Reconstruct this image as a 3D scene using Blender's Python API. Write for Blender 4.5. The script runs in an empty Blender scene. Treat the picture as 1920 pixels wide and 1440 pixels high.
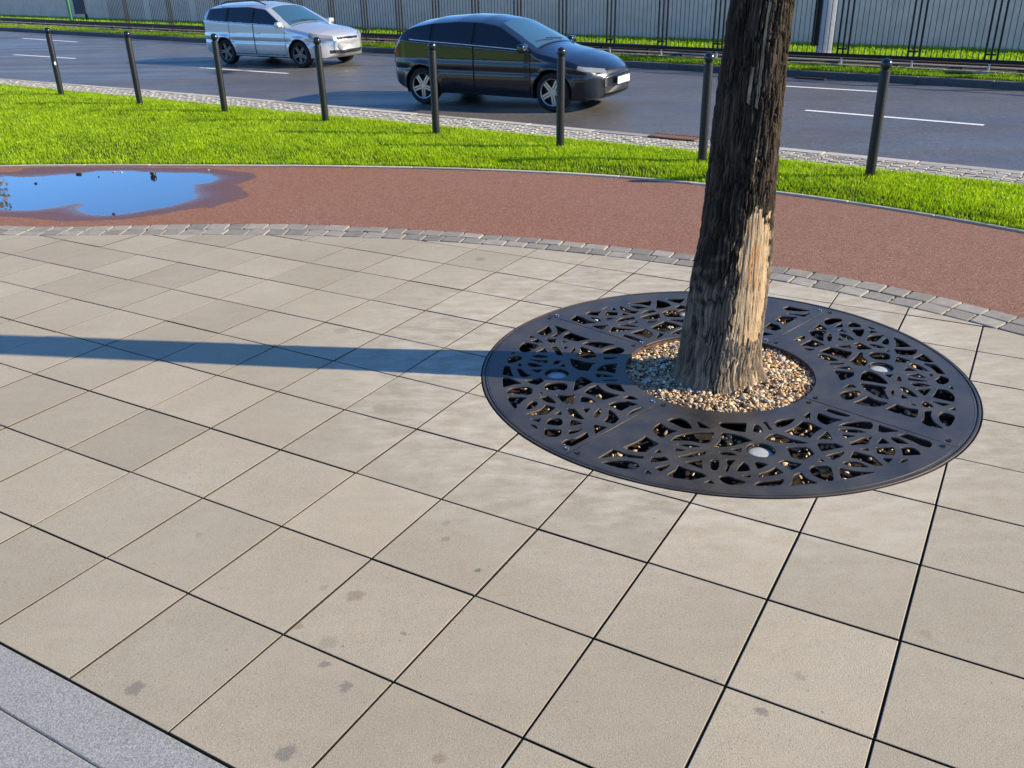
import bpy, bmesh, math, random
import numpy as np
from mathutils import Matrix, Vector, noise as mnoise
from mathutils.geometry import tessellate_polygon

random.seed(7); rng = np.random.default_rng(11)
S = bpy.context.scene
COL = S.collection
R = math.radians
D={"gc":[1.109,4.3746],"gr":1.2632,
"holes":{"3":[[0,-369,-570,-338,-547,-310,-543,-286,-566,-271,-611,-270,-653,-303,-646,-328,-618,-349,-590],[0,-406,-594,-393,-622,-368,-656,-340,-675,-382,-699,-423,-739,-444,-698,-450,-660,-436,-627],[0,-229,-580,-209,-606,-181,-655,-226,-645],[0,-131,-610,-114,-598,-2,-609,-29,-696,-66,-685,-106,-660,-123,-644],[0,33,-632,43,-626,53,-652,52,-696,28,-703,11,-693],[0,79,-599,95,-604,96,-642,101,-683,90,-677,87,-636],[0,-384,-765,-357,-732,-310,-706,-255,-693,-176,-697,-188,-740,-210,-788,-247,-794,-280,-779,-323,-766],[0,-137,-701,-94,-713,-50,-742,-19,-781,-77,-804,-134,-828,-202,-833,-174,-797,-152,-756],[0,-494,-723,-475,-756,-446,-793,-480,-823,-515,-866,-554,-860,-582,-842,-610,-825,-563,-791,-528,-760],[0,-362,-803,-331,-802,-297,-811,-263,-829,-296,-830,-325,-824],[0,-379,-841,-358,-847,-338,-858,-375,-867],[0,-454,-850,-447,-874,-476,-874],[0,-130,-861,-110,-853,-84,-851,-93,-882],[0,-188,-882,-163,-882,-135,-891,-118,-910,-155,-910,-178,-903],[0,-376,-916,-337,-900,-293,-881,-247,-873,-263,-904,-299,-911,-341,-920],[0,-660,-841,-639,-853,-608,-880,-571,-897,-532,-905,-537,-924,-583,-913,-626,-901,-681,-900,-732,-915,-698,-880],[0,-720,-954,-687,-941,-637,-938,-594,-947,-570,-968,-562,-993,-579,-1011,-618,-1010,-664,-992,-695,-970],[0,-495,-915,-438,-912,-425,-938,-451,-948,-503,-957],[0,-492,-1008,-459,-992,-428,-983,-448,-1009,-475,-1035],[0,-531,-1023,-519,-1056,-546,-1048],[0,-390,-993,-363,-1021,-329,-1043,-304,-1059,-287,-1084,-313,-1095,-354,-1110,-394,-1099,-426,-1090,-451,-1068,-426,-1046,-408,-1028],[0,-353,-965,-319,-954,-281,-950,-290,-983,-293,-1019,-315,-1001,-335,-980],[1,-243,-953,-224,-948,-209,-952,-214,-989,-227,-1021,-239,-1038,-252,-1030,-251,-1002],[0,-171,-950,-134,-953,-156,-980,-175,-1013,-191,-1049,-198,-1042,-177,-1003],[0,-102,-976,-91,-1000,-94,-1043,-124,-1048,-149,-1047,-126,-1004],[0,-54,-974,-32,-979,-4,-996,-28,-1015,-52,-1031],[0,-306,-1136,-278,-1120,-267,-1144],[1,-235,-1090,-210,-1086,-188,-1090,-162,-1117,-130,-1137,-153,-1153,-183,-1159,-213,-1152,-232,-1125],[0,-135,-1088,-101,-1083,-107,-1101],[0,25,-1025,45,-1067,4,-1084,-32,-1092,-66,-1101,-57,-1074,-16,-1056],[0,-104,-1166,-77,-1141,-34,-1132,31,-1120,21,-1142,3,-1163,-27,-1169,-64,-1169],[0,135,-612,167,-587,208,-575,239,-575,209,-613,173,-643,138,-662,130,-637],[0,329,-512,307,-579,295,-569,293,-546],[0,369,-520,390,-540,416,-571,457,-593,412,-614,370,-641,352,-619,348,-574],[1,420,-479,443,-483,472,-507,506,-531,511,-557,488,-564,457,-547,434,-524,415,-500],[0,264,-606,290,-614,313,-640,335,-674,294,-710,250,-765,214,-749,184,-730,156,-704,196,-676,230,-644],[0,43,-772,81,-730,107,-720,135,-740,161,-771,199,-795,229,-814,192,-815,144,-807,86,-799],[0,347,-709,351,-738,346,-783,321,-779,285,-776,312,-748],[0,269,-814,307,-817,351,-822,376,-854,323,-871,267,-890,266,-855],[0,123,-851,166,-848,210,-852,220,-872,224,-912,189,-942,163,-961,137,-953,121,-931,122,-892],[0,272,-936,312,-915,363,-898,341,-930,312,-953,291,-965],[0,239,-960,250,-978,226,-979],[0,81,-964,104,-979,145,-998,119,-1021,84,-1047,72,-1016,48,-983],[1,164,-1045,187,-1018,217,-1015,263,-1021,248,-1083,237,-1138,211,-1140,189,-1122,165,-1095],[0,120,-1072,125,-1103,142,-1135,163,-1155,110,-1162,43,-1170,66,-1138,84,-1094],[0,297,-1040,319,-1052,356,-1068,432,-1078,368,-1098,312,-1119,278,-1128,283,-1083],[0,324,-1001,341,-987,377,-988,401,-1002,421,-1036,385,-1030,349,-1022],[0,407,-899,438,-919,471,-941,479,-975,487,-1022,460,-1028,434,-1002,404,-969,375,-950],[0,418,-822,454,-802,494,-777,535,-767,507,-803,493,-833,457,-833,417,-841],[0,422,-654,469,-628,533,-614,596,-612,579,-656,557,-691,521,-684,476,-665],[0,409,-691,447,-688,495,-698,522,-723,485,-724,437,-713],[0,409,-736,435,-747,465,-755,418,-770],[0,622,-642,644,-662,692,-706,645,-721,603,-728,588,-715],[0,660,-759,689,-749,726,-733,758,-755,779,-776,782,-812,776,-843,753,-875,727,-857,711,-826,689,-795],[0,576,-783,585,-804,590,-830,563,-831,537,-829],[0,617,-776,643,-784,660,-805,672,-839,629,-830,620,-805],[0,446,-879,476,-873,472,-896],[0,519,-869,554,-866,591,-867,587,-899,570,-938,537,-930,505,-918],[0,628,-872,656,-871,682,-879,690,-906,686,-936,645,-939,610,-940,621,-905],[0,510,-960,550,-969,520,-998],[0,592,-978,616,-979,566,-1010]],"0":[[1,790,699,823,728,861,729,904,714,885,671,841,655,793,617,776,631],[0,738,632,751,598,759,544,722,548,681,566],[0,811,576,848,620,876,637,861,583],[1,907,619,936,652,958,643,973,617,974,578,932,576,902,580],[0,648,530,680,536,744,521,709,467,678,370,660,404,642,461],[1,506,377,541,415,585,454,599,446,578,407,545,389],[0,753,487,749,442,733,395,711,364,717,411,735,458],[0,815,529,842,545,858,495],[0,901,543,972,541,944,477,909,422,898,454],[0,800,481,837,472,854,434,862,383,829,384,814,424],[0,782,417,796,377,766,377],[0,1011,582,1028,565,1041,536,1018,540],[0,1005,521,1036,490,989,482],[0,925,374,962,428,998,443,1054,445,1028,418,973,349,946,358],[1,1006,349,1044,398,1056,391,1043,340,1022,299,1001,315],[0,531,318,578,360,620,394,647,366,668,319,630,300,601,286,572,306],[0,533,277,595,259,562,239],[0,733,302,770,306,807,308,796,255,763,271],[0,842,325,872,337,893,298,913,245,834,239],[0,918,317,955,304,991,261,959,256,934,282],[0,991,225,995,206,971,206],[0,1097,409,1123,361,1142,269,1099,266,1050,268,1083,331],[0,1031,242,1072,229,1152,224,1130,181,1097,152,1051,154,1026,176],[0,608,220,649,251,692,280,728,257,758,226,785,211,755,154,724,119,692,141,655,185],[1,583,172,607,182,636,164,658,127,678,94,634,92,601,114,584,148],[0,825,200,838,195,821,138,822,81,787,19,753,27,733,87,773,125],[1,867,173,895,198,939,193,982,170,952,99,924,86,887,93,864,129],[0,1008,133,1027,111,1056,71,1012,49,970,71,993,105],[0,1084,103,1122,130,1162,161,1167,115,1173,49,1133,53,1107,84],[0,607,65,695,63,675,47,616,44],[0,623,7,663,15,700,15,707,-19,664,-12],[0,608,-33,652,-45,699,-62,685,-99,648,-130,601,-159,606,-110],[0,994,-19,1012,-16,1036,-56,978,-55],[0,1028,21,1056,38,1076,13,1098,-62,1062,-54],[0,1106,37,1163,18,1169,-30,1163,-106,1132,-95,1130,-29],[1,729,-100,747,-67,780,-48,805,-68,825,-128,828,-214,789,-203,751,-177,699,-161],[0,851,-93,894,-95,863,-131],[0,913,-123,918,-130,904,-183,880,-174],[0,968,-105,1028,-93,1049,-145,1008,-138],[0,955,-146,978,-157,1039,-190,993,-185,947,-171],[0,944,-209,987,-210,1030,-240,991,-250,950,-244],[0,942,-281,1012,-280,978,-324,952,-353],[0,1083,-101,1099,-108,1083,-131],[0,1086,-172,1117,-147,1133,-124,1158,-158,1139,-198,1100,-229,1082,-216],[0,1113,-269,1133,-254,1124,-290],[0,688,-199,722,-208,768,-228,801,-247,775,-289,759,-387,728,-366,702,-312,689,-263],[1,810,-296,823,-278,814,-314,793,-361,795,-338],[0,869,-245,891,-255,907,-304,913,-370,884,-357,871,-303],[0,845,-339,859,-379,828,-380],[0,1051,-280,1087,-296,1096,-332,1089,-379,1063,-427,1036,-413,983,-371,1017,-330],[0,579,-251,622,-212,644,-213,649,-245],[1,541,-315,584,-286,650,-281,645,-317,610,-358,567,-386,535,-374],[0,574,-418,617,-393,671,-351,695,-395,741,-428,673,-463,626,-451],[0,706,-495,742,-470,778,-444,808,-482,856,-502,832,-554,805,-588,773,-564,736,-531],[0,843,-443,859,-444,864,-464],[1,897,-444,925,-416,936,-439,948,-479,911,-482,892,-473],[0,961,-417,995,-435,1032,-453,993,-471],[0,1004,-511,1041,-494,1027,-519],[0,883,-520,913,-523,890,-566,878,-630,891,-701,861,-687,834,-671,820,-631,855,-587],[1,925,-578,955,-540,982,-548,1001,-579,976,-621,929,-683,917,-672,912,-631]],"2":[[0,-884,691,-870,636,-872,582,-897,548,-930,549,-956,590,-918,637],[0,-842,699,-807,661,-767,620,-807,581,-839,520,-875,521,-835,573,-830,635],[0,-997,539,-967,517,-1000,508],[0,-993,465,-955,489,-924,429,-963,435],[0,-904,488,-848,483,-858,423,-885,433],[1,-1064,359,-1049,416,-1028,444,-990,423,-942,385,-981,340,-1016,296,-1054,302],[0,-807,502,-789,554,-757,579,-706,526,-649,469,-693,457,-727,441,-764,464],[0,-811,452,-784,429,-813,426],[0,-810,365,-787,361,-802,328],[0,-877,367,-851,366,-831,296,-823,238,-850,249,-862,305],[0,-777,255,-777,287,-749,347,-750,310],[0,-699,399,-663,428,-611,426,-562,408,-516,382,-561,365,-603,331,-651,368],[0,-712,363,-675,324,-643,268,-638,178,-683,188,-748,231,-720,286],[1,-600,283,-560,322,-505,348,-476,327,-470,287,-496,252,-538,246,-588,248],[0,-970,295,-920,347,-906,287],[0,-1112,276,-1099,303,-1087,282],[1,-1131,186,-1114,232,-1069,250,-1048,228,-1059,185,-1091,162,-1126,144],[0,-998,242,-961,257,-905,235,-907,219,-957,216],[0,-1011,199,-965,182,-912,178,-918,140,-966,160],[0,-1018,146,-986,140,-933,99,-977,92,-1016,101],[0,-1006,56,-973,53,-944,55,-969,15],[0,-882,117,-866,169,-834,169,-854,127],[0,-848,89,-821,118,-817,84],[0,-783,193,-747,177,-707,146,-647,126,-676,85,-698,27,-743,36,-774,88],[0,-592,207,-557,200,-516,205,-560,176,-594,177],[0,-653,26,-629,70,-588,106,-532,116,-549,53,-557,-14,-600,14],[0,-662,-14,-617,-24,-567,-54,-609,-57,-654,-59],[0,-641,-101,-602,-95,-555,-94,-556,-103,-604,-106],[0,-623,-142,-591,-145,-549,-154,-533,-243,-573,-223,-606,-189],[0,-1064,144,-1056,106,-1076,109],[0,-1145,111,-1121,103,-1114,37,-1101,-28,-1128,-13,-1156,-2,-1153,52],[0,-1079,73,-1058,65,-1030,6,-1004,-19,-1032,-34,-1059,-33,-1069,14],[0,-1157,-44,-1123,-49,-1060,-119,-1102,-129,-1153,-161,-1155,-103],[0,-1035,-85,-998,-72,-958,-52,-941,-91,-982,-145,-1012,-117],[1,-1140,-214,-1115,-172,-1067,-160,-1021,-163,-1002,-194,-1014,-253,-1043,-259,-1083,-241,-1129,-238],[1,-946,-169,-925,-129,-888,-116,-830,-124,-821,-165,-838,-215,-878,-214,-924,-196],[0,-742,-47,-712,-72,-684,-114,-727,-156,-760,-193,-792,-221,-776,-112],[0,-969,-228,-953,-241,-969,-251],[0,-965,-290,-929,-274,-904,-319,-890,-360,-929,-346,-952,-318],[0,-883,-266,-837,-270,-792,-267,-808,-369,-849,-368],[0,-738,-239,-714,-194,-666,-157,-646,-208,-617,-248,-564,-282,-608,-306,-650,-331,-691,-292],[0,-759,-290,-721,-304,-692,-355,-765,-350],[0,-549,-314,-520,-291,-499,-302,-479,-334,-515,-331],[0,-1133,-277,-1078,-280,-1034,-291,-1063,-329,-1096,-409,-1118,-347],[1,-1043,-422,-1031,-367,-1004,-327,-982,-345,-990,-386,-1017,-414],[0,-1041,-473,-1008,-452,-974,-429,-942,-378,-897,-406,-925,-448,-944,-477,-994,-482],[0,-903,-481,-875,-449,-872,-485],[1,-951,-581,-937,-536,-914,-521,-871,-526,-875,-597,-915,-593],[0,-957,-628,-881,-641,-890,-688,-908,-707,-944,-703,-959,-686],[0,-1021,-526,-974,-521,-985,-556],[0,-1026,-578,-1001,-597,-994,-626],[0,-837,-420,-804,-426,-785,-480,-764,-539,-795,-527,-825,-497],[0,-829,-544,-804,-556,-779,-582,-834,-601],[0,-842,-650,-782,-635,-810,-667,-851,-685],[0,-761,-421,-728,-422,-748,-467],[1,-719,-522,-707,-470,-676,-420,-676,-459,-697,-523],[0,-634,-439,-611,-489,-599,-542,-601,-604,-635,-587,-675,-564,-647,-518],[0,-631,-387,-592,-357,-529,-352,-488,-390,-533,-411,-578,-454,-606,-418],[1,-550,-502,-523,-455,-480,-429,-447,-433,-471,-468,-510,-509,-545,-526],[0,-722,-594,-687,-614,-642,-645,-680,-680,-704,-709,-722,-663],[0,-889,-773,-858,-736,-816,-726,-763,-673,-739,-738,-774,-769,-806,-808,-844,-799]],"1":[[0,-357,1056,-288,1080,-203,1101,-209,1055,-224,1006,-284,1042],[0,-351,1010,-300,1004,-241,972,-308,954],[0,-161,1111,-125,1083,-94,1043,-90,997,-123,976,-166,947,-191,955,-170,1038],[0,-102,1122,-41,1124,24,1122,-25,1041,-62,1073],[0,38,1070,77,1116,108,1131,96,1076,65,1058],[0,30,1032,107,1029,97,981,50,988],[0,-534,958,-486,1002,-510,965],[0,-456,986,-441,940,-475,942],[0,-412,1015,-385,976,-350,923,-304,914,-337,871,-381,894,-410,954],[0,-641,887,-611,919,-542,921,-563,878,-570,849,-616,869],[0,-508,916,-441,899,-450,845,-524,852],[0,-407,888,-374,850,-413,846],[0,-301,866,-255,920,-211,930,-198,901,-258,873],[0,-62,974,-32,1003,-3,987,18,935,-26,928,-58,944],[0,-162,880,-124,916,-76,917,-46,884,-58,798,-104,799,-149,808],[1,-22,847,10,897,48,903,47,852,25,796,-16,800],[0,-310,803,-252,847,-191,867,-188,823,-200,774,-254,775,-299,784],[0,-745,790,-702,856,-663,823,-628,765,-585,729,-632,723,-670,711,-702,746],[0,-618,829,-569,802,-557,749,-594,785],[0,-521,809,-473,803,-514,762],[0,-472,733,-426,797,-349,814,-348,781,-406,759],[0,-391,721,-342,743,-341,712],[0,-278,741,-211,742,-275,695],[0,-458,684,-401,689,-341,647,-406,652],[0,-626,686,-519,688,-564,612,-595,647],[0,-497,655,-450,629,-364,614,-441,589,-534,568],[0,-153,758,-10,754,-25,685,-80,714],[0,-274,625,-225,677,-172,728,-125,695,-84,646,-142,607,-196,559,-236,583],[0,-404,551,-351,587,-307,612,-281,558,-279,513,-309,466,-349,508],[0,-445,530,-400,497,-347,432,-373,420,-415,465,-451,504],[0,-234,544,-212,528,-231,492,-266,457],[0,-172,527,-116,587,-80,612,-60,565,-75,540,-123,525],[0,137,1114,207,1088,177,1027,132,1044],[0,243,1103,326,1108,278,1024,244,1040],[0,342,1084,419,1050,354,1006],[0,103,939,179,966,180,907,108,865],[0,349,946,420,936,387,871,342,880],[0,63,780,136,806,135,736,72,710],[0,319,815,383,821,340,758],[0,7,644,90,655,57,575,9,583],[0,604,920,647,947,702,903,758,861,687,857,616,879],[0,599,825,671,809,745,829,686,764],[0,495,710,551,779,645,757,587,694,536,650],[0,399,598,456,667,493,633,493,571,447,543],[0,378,525,426,488,363,473]]},"pathfar":[[-5.737,10.271],[-5.121,10.243],[-3.756,10.116],[-1.82,9.908],[-0.871,9.709],[0.043,9.465],[1.067,9.117],[1.904,8.71],[2.524,8.326],[3.056,7.856],[3.551,7.361],[4.051,6.869]],"pathnear":[[-4.433,7.704],[-3.009,7.618],[-2.073,7.55],[-1.42,7.469],[-0.684,7.299],[-0.237,7.138],[0.193,6.984],[0.604,6.806],[0.995,6.622],[1.368,6.447],[1.869,6.169],[2.229,5.929],[2.483,5.72],[2.738,5.482],[2.957,5.223],[3.093,5.041]],"settnear":[[-4.273,7.389],[-2.896,7.293],[-1.725,7.195],[-0.922,7.046],[-0.357,6.886],[0.184,6.69],[0.579,6.511],[1.315,6.166],[1.772,5.875],[2.233,5.521],[2.471,5.25],[2.705,5.035],[2.958,4.783]],"cobfar":[[-10.44,19.533],[-8.71,18.539],[-6.773,17.426],[-4.237,15.391],[-2.128,14.285],[-1.181,13.684],[0.363,12.72],[1.55,11.656],[3.17,10.548],[4.078,9.807],[5.207,9.074]],"cobnear":[[-9.718,18.111],[-6.969,16.361],[-4.475,14.478],[-2.436,13.339],[-1.712,12.875],[-0.674,12.146],[0.265,11.452],[1.433,10.727],[2.268,10.102],[2.878,9.665],[3.588,9.018],[4.817,8.329]],"kerbbot":[[-19.826,37.954],[-9.185,29.821],[2.69,20.632],[5.492,18.357],[8.669,15.626]],"lightline":[[-20.943,40.217],[-9.9,32.118],[2.886,22.221],[5.358,19.471],[9.18,16.653]],"postfeet":[[3.488,21.965],[6.607,19.134],[7.595,18.255],[8.498,17.275]],"wallbase":[[-24.926,48.059],[-18.703,43.696],[-12.066,38.879],[-4.158,33.119],[2.392,28.431],[5.946,25.571],[7.303,24.215],[8.266,23.356],[11.141,20.393]],"column":[[6.649,20.816],[6.582,20.12],[6.916,20.521]],"lanenear":[[-14.337,27.146],[-11.335,25.166],[-7.143,22.18],[-4.735,20.557],[4.524,14.043],[6.46,12.446]],"lanefar":[[-16.739,33.405],[-13.856,31.129],[4.759,17.052],[6.328,15.935]],"drain":[[1.827,11.471],[2.325,11.12]],"drainfar":[[5.595,18.073],[6.051,17.741]],"hatch":[[0.7,14.367],[-1.374,15.508]],"silver":[[-4.686,21.739],[-6.694,22.941]],"kerbfront":[[-1.702,2.327],[-0.793,1.798]],"kerbfront2":[[-1.558,2.043],[-1.157,1.806]],"bollards":[[-7.803,16.479],[-5.932,15.13],[-4.276,14.127],[-2.547,13.021],[-0.911,11.81],[0.616,10.71],[2.094,9.767],[3.563,8.849]],"pole":[[-18.399,41.232],[-18.084,41.133]],"wet":[[-6.399,10.06],[-5.604,10.01],[-5.41,10.021],[-5.383,10.188],[-4.757,10.183],[-3.947,10.093],[-3.247,9.969],[-3.045,9.849],[-2.804,9.734],[-2.653,9.548],[-2.676,9.349],[-2.759,9.151],[-2.662,8.97],[-2.52,8.663],[-2.575,8.444],[-2.671,8.317],[-2.737,8.192],[-2.855,8.201],[-3.087,8.017],[-3.29,7.886],[-3.448,7.817],[-3.744,7.791],[-3.895,7.803],[-4.042,7.856],[-4.214,7.907],[-4.353,7.965],[-4.586,8.007],[-5.021,8.113],[-5.441,8.401]],"water":[[-6.121,9.787],[-5.505,9.816],[-5.234,9.722],[-4.98,9.755],[-4.628,9.878],[-4.488,9.981],[-4.203,9.955],[-3.898,9.869],[-3.567,9.782],[-3.3,9.744],[-3.07,9.517],[-3.089,9.288],[-3.206,9.202],[-3.155,8.95],[-3.051,8.707],[-3.074,8.484],[-3.185,8.305],[-3.387,8.15],[-3.539,8.051],[-3.691,8.023],[-3.849,8.099],[-3.995,8.263],[-4.035,8.479],[-4.144,8.487],[-4.231,8.387],[-4.402,8.279],[-4.593,8.273],[-4.746,8.321],[-5.198,8.436],[-5.594,8.856]],"debris":[[-4.647,9.816],[-4.919,9.394],[-4.375,9.667],[-3.575,8.039],[-4.306,9.906],[-4.205,9.861],[-3.271,9.898]],"stains":[[-1.178,2.109,0.035,0],[-0.527,2.097,0.022,0],[-0.607,2.196,0.022,0],[-0.616,2.297,0.04,1],[-0.653,1.844,0.034,0],[-0.222,1.817,0.026,2],[0.711,1.966,0.024,0],[-0.565,2.535,0.04,2],[-0.683,2.586,0.02,1],[-1.231,2.925,0.022,1],[-0.271,2.97,0.02,1],[-0.267,2.862,0.02,2],[0.862,2.105,0.024,1],[-0.662,4.006,0.05,1],[-0.373,2.336,0.012,0],[-0.729,2.378,0.022,2],[-0.139,2.664,0.016,3],[1.326,2.28,0.02,1],[0.558,2.841,0.012,1],[-0.22,6.443,0.05,2],[-1.025,5.055,0.06,1]],"G":[[-2.0871,3.66194],[0.38874,-0.22668],[0.22668,0.38874]],"oi":{"-1":0.059,"0":0.07,"1":0.045,"2":0.035,"-2":0.039,"3":0.006,"4":-0.001,"5":0.004,"6":0.018,"7":-0.004,"8":-0.051},"oj":{"0":-0.013,"1":0.017,"2":0.032,"3":0.027,"4":0.008,"5":0.022,"6":-0.007,"7":-0.04,"8":-0.111,"-1":-0.064},"cam":[2.0004694423331917,1683.7154765631044,[[0.9998154468708751,-0.008179565042278625,-0.017382948942085336],[-0.019211251864059642,-0.42569091984712265,-0.9046646718865292],[-1.1102230246251565e-16,0.9048316614008846,-0.4257694969399306]]],"trunk":[[0.026,0.874,1.312],[0.179,0.893,1.305],[0.358,0.915,1.306],[0.587,0.935,1.304],[0.779,0.956,1.297],[0.965,0.968,1.286],[1.17,0.976,1.289],[1.366,0.985,1.288],[1.555,0.995,1.287],[1.759,1.004,1.288],[1.825,1.008,1.29]],"ci":[1.141,4.346]}

# ------------------------------------------------------------ camera, sky, sun, exposure
H, FPX, RW = D['cam']
cam = bpy.data.cameras.new('camera'); camo = bpy.data.objects.new('camera', cam); COL.objects.link(camo)
cam.sensor_width = 36; cam.lens = 36*FPX/1920; cam.clip_start = .05; cam.clip_end = 1500
r_, d_, f_ = [Vector(v) for v in RW]
m = Matrix((r_, -d_, -f_)).transposed().to_4x4(); m.translation = (0, 0, H)
camo.matrix_world = m
S.camera = camo

SUN_EL, SUN_AZ = 26.5, -8.0          # azimuth measured from +X, counter-clockwise
w = bpy.data.worlds.new('World'); S.world = w; w.use_nodes = True
wt = w.node_tree; wt.nodes.clear()
sky = wt.nodes.new('ShaderNodeTexSky'); sky.sky_type = 'NISHITA'; sky.sun_disc = False
sky.sun_elevation = R(SUN_EL); sky.sun_rotation = R(90-SUN_AZ)
sky.air_density = 1.0; sky.dust_density = 0.0; sky.ozone_density = 10.0; sky.altitude = 300
bgn = wt.nodes.new('ShaderNodeBackground'); bgn.inputs[1].default_value = 0.14
wo = wt.nodes.new('ShaderNodeOutputWorld')
wt.links.new(sky.outputs[0], bgn.inputs[0]); wt.links.new(bgn.outputs[0], wo.inputs[0])
sl = bpy.data.lights.new('sun', 'SUN'); sl.energy = 5.0; sl.angle = R(.53); sl.color = (1, .87, .62)
so = bpy.data.objects.new('sun', sl); COL.objects.link(so)
sd = Vector((math.cos(R(SUN_AZ))*math.cos(R(SUN_EL)), math.sin(R(SUN_AZ))*math.cos(R(SUN_EL)), math.sin(R(SUN_EL))))
so.rotation_euler = sd.to_track_quat('Z', 'Y').to_euler(); so.location = (30, -4, 18)
vs = S.view_settings; vs.view_transform = 'Standard'; vs.look = 'None'; vs.gamma = 1; vs.use_curve_mapping = False
vs.exposure = 0.82

# ------------------------------------------------------------ helpers
def props(o, label=None, cat=None, group=None, kind=None):
    if label: o['label'] = label
    if cat: o['category'] = cat
    if group: o['group'] = group
    if kind: o['kind'] = kind
    return o

def link(name, data, parent=None):
    o = bpy.data.objects.new(name, data); COL.objects.link(o)
    if parent is not None: o.parent = parent
    return o

def empty(name, loc=(0, 0, 0), rz=0.0, **k):
    o = link(name, None); o.location = loc; o.rotation_euler = (0, 0, rz); o.empty_display_size = .1
    return props(o, **k)

def mkmesh(name, V, F, mat=None, smooth=False):
    me = bpy.data.meshes.new(name)
    me.from_pydata([tuple(map(float, v)) for v in V], [], [tuple(map(int, f)) for f in F])
    if mat: me.materials.append(mat)
    if smooth: me.polygons.foreach_set('use_smooth', [True]*len(me.polygons))
    me.update()
    return me

def npmesh(name, V, idx, sizes, mat=None, smooth=False, cols=None, attrs=None):
    """fast mesh: V (n,3), idx flat loop indices, sizes per polygon"""
    me = bpy.data.meshes.new(name)
    V = np.ascontiguousarray(V, np.float32); idx = np.ascontiguousarray(idx, np.int32); sizes = np.ascontiguousarray(sizes, np.int32)
    me.vertices.add(len(V)); me.vertices.foreach_set('co', V.ravel())
    me.loops.add(len(idx)); me.loops.foreach_set('vertex_index', idx)
    st = np.concatenate([[0], np.cumsum(sizes)[:-1]]).astype(np.int32)
    me.polygons.add(len(sizes)); me.polygons.foreach_set('loop_start', st); me.polygons.foreach_set('loop_total', sizes)
    if mat: me.materials.append(mat)
    me.polygons.foreach_set('use_smooth', np.full(len(sizes), smooth))
    for k, a in (attrs or {}).items():
        at = me.attributes.new(k, 'FLOAT', 'POINT'); at.data.foreach_set('value', np.ascontiguousarray(a, np.float32).ravel())
    if cols is not None:
        at = me.attributes.new('col', 'FLOAT_COLOR', 'POINT')
        c4 = np.ones((len(V), 4), np.float32); c4[:, :3] = cols; at.data.foreach_set('color', c4.ravel())
    me.update(calc_edges=True); me.validate()
    return me

def gridmesh(name, P, mat=None, smooth=True, attrs=None, wrap=False, cols=None):
    """P: (a,b,3) grid of points"""
    a, b = P.shape[:2]
    ia = np.arange(a-1)[:, None]; jb = np.arange(b if wrap else b-1)[None, :]
    j2 = (jb+1) % b
    q = np.stack([ia*b+jb, ia*b+j2, (ia+1)*b+j2, (ia+1)*b+jb], -1).reshape(-1, 4)
    return npmesh(name, P.reshape(-1, 3), q.ravel(), np.full(len(q), 4), mat, smooth, cols, attrs)

class BM:
    """collects shapes in one bmesh"""
    def __init__(s): s.b = bmesh.new()
    def box(s, c, size, rot=None, bev=0.0):
        r = bmesh.ops.create_cube(s.b, size=1.0); vs_ = r['verts']
        bmesh.ops.scale(s.b, vec=size, verts=vs_)
        if bev:
            es = list({e for v in vs_ for e in v.link_edges})
            rb = bmesh.ops.bevel(s.b, geom=es, offset=bev, segments=2, profile=.6, affect='EDGES')
            vs_ = list({v for f in rb['faces'] for v in f.verts} | {v for v in vs_ if v.is_valid})
            todo = set(vs_); seen = set()
            while todo:
                v = todo.pop(); seen.add(v)
                for e in v.link_edges:
                    o = e.other_vert(v)
                    if o not in seen: todo.add(o)
            vs_ = list(seen)
        if rot is not None: bmesh.ops.rotate(s.b, cent=(0, 0, 0), matrix=rot, verts=vs_)
        bmesh.ops.translate(s.b, vec=c, verts=vs_)
        return s
    def lathe(s, prof, seg=24, axis='Z', c=(0, 0, 0), cap=True):
        rings = []
        for (r, z) in prof:
            ring = []
            for k in range(seg):
                a = 2*math.pi*k/seg; p = (r*math.cos(a), r*math.sin(a), z)
                if axis == 'Y': p = (p[0], p[2], p[1])
                if axis == 'X': p = (p[2], p[0], p[1])
                ring.append(s.b.verts.new((p[0]+c[0], p[1]+c[1], p[2]+c[2])))
            rings.append(ring)
        for a, b in zip(rings, rings[1:]):
            for k in range(seg):
                s.b.faces.new((a[k], a[(k+1) % seg], b[(k+1) % seg], b[k]))
        if cap:
            s.b.faces.new(rings[0][::-1]); s.b.faces.new(rings[-1])
        return s
    def tube(s, pts, r, seg=8, cap=True):
        pts = [Vector(p) for p in pts]; rings = []
        rr = r if isinstance(r, (list, tuple)) else [r]*len(pts)
        for i, p in enumerate(pts):
            d = (pts[min(i+1, len(pts)-1)]-pts[max(i-1, 0)]).normalized()
            q = d.to_track_quat('Z', 'Y')
            rings.append([s.b.verts.new(p+q @ Vector((rr[i]*math.cos(2*math.pi*k/seg), rr[i]*math.sin(2*math.pi*k/seg), 0))) for k in range(seg)])
        for a, b in zip(rings, rings[1:]):
            for k in range(seg): s.b.faces.new((a[k], a[(k+1) % seg], b[(k+1) % seg], b[k]))
        if cap: s.b.faces.new(rings[0][::-1]); s.b.faces.new(rings[-1])
        return s
    def me(s, name, mat, smooth=False, angle=None):
        bmesh.ops.recalc_face_normals(s.b, faces=s.b.faces)
        me = bpy.data.meshes.new(name); s.b.to_mesh(me); s.b.free(); me.materials.append(mat)
        if smooth or angle:
            me.polygons.foreach_set('use_smooth', [True]*len(me.polygons))
            if angle: me.set_sharp_from_angle(angle=R(angle))
        return me
    def ob(s, name, mat, parent=None, smooth=False, angle=None):
        return link(name, s.me(name, mat, smooth, angle), parent)

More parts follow.
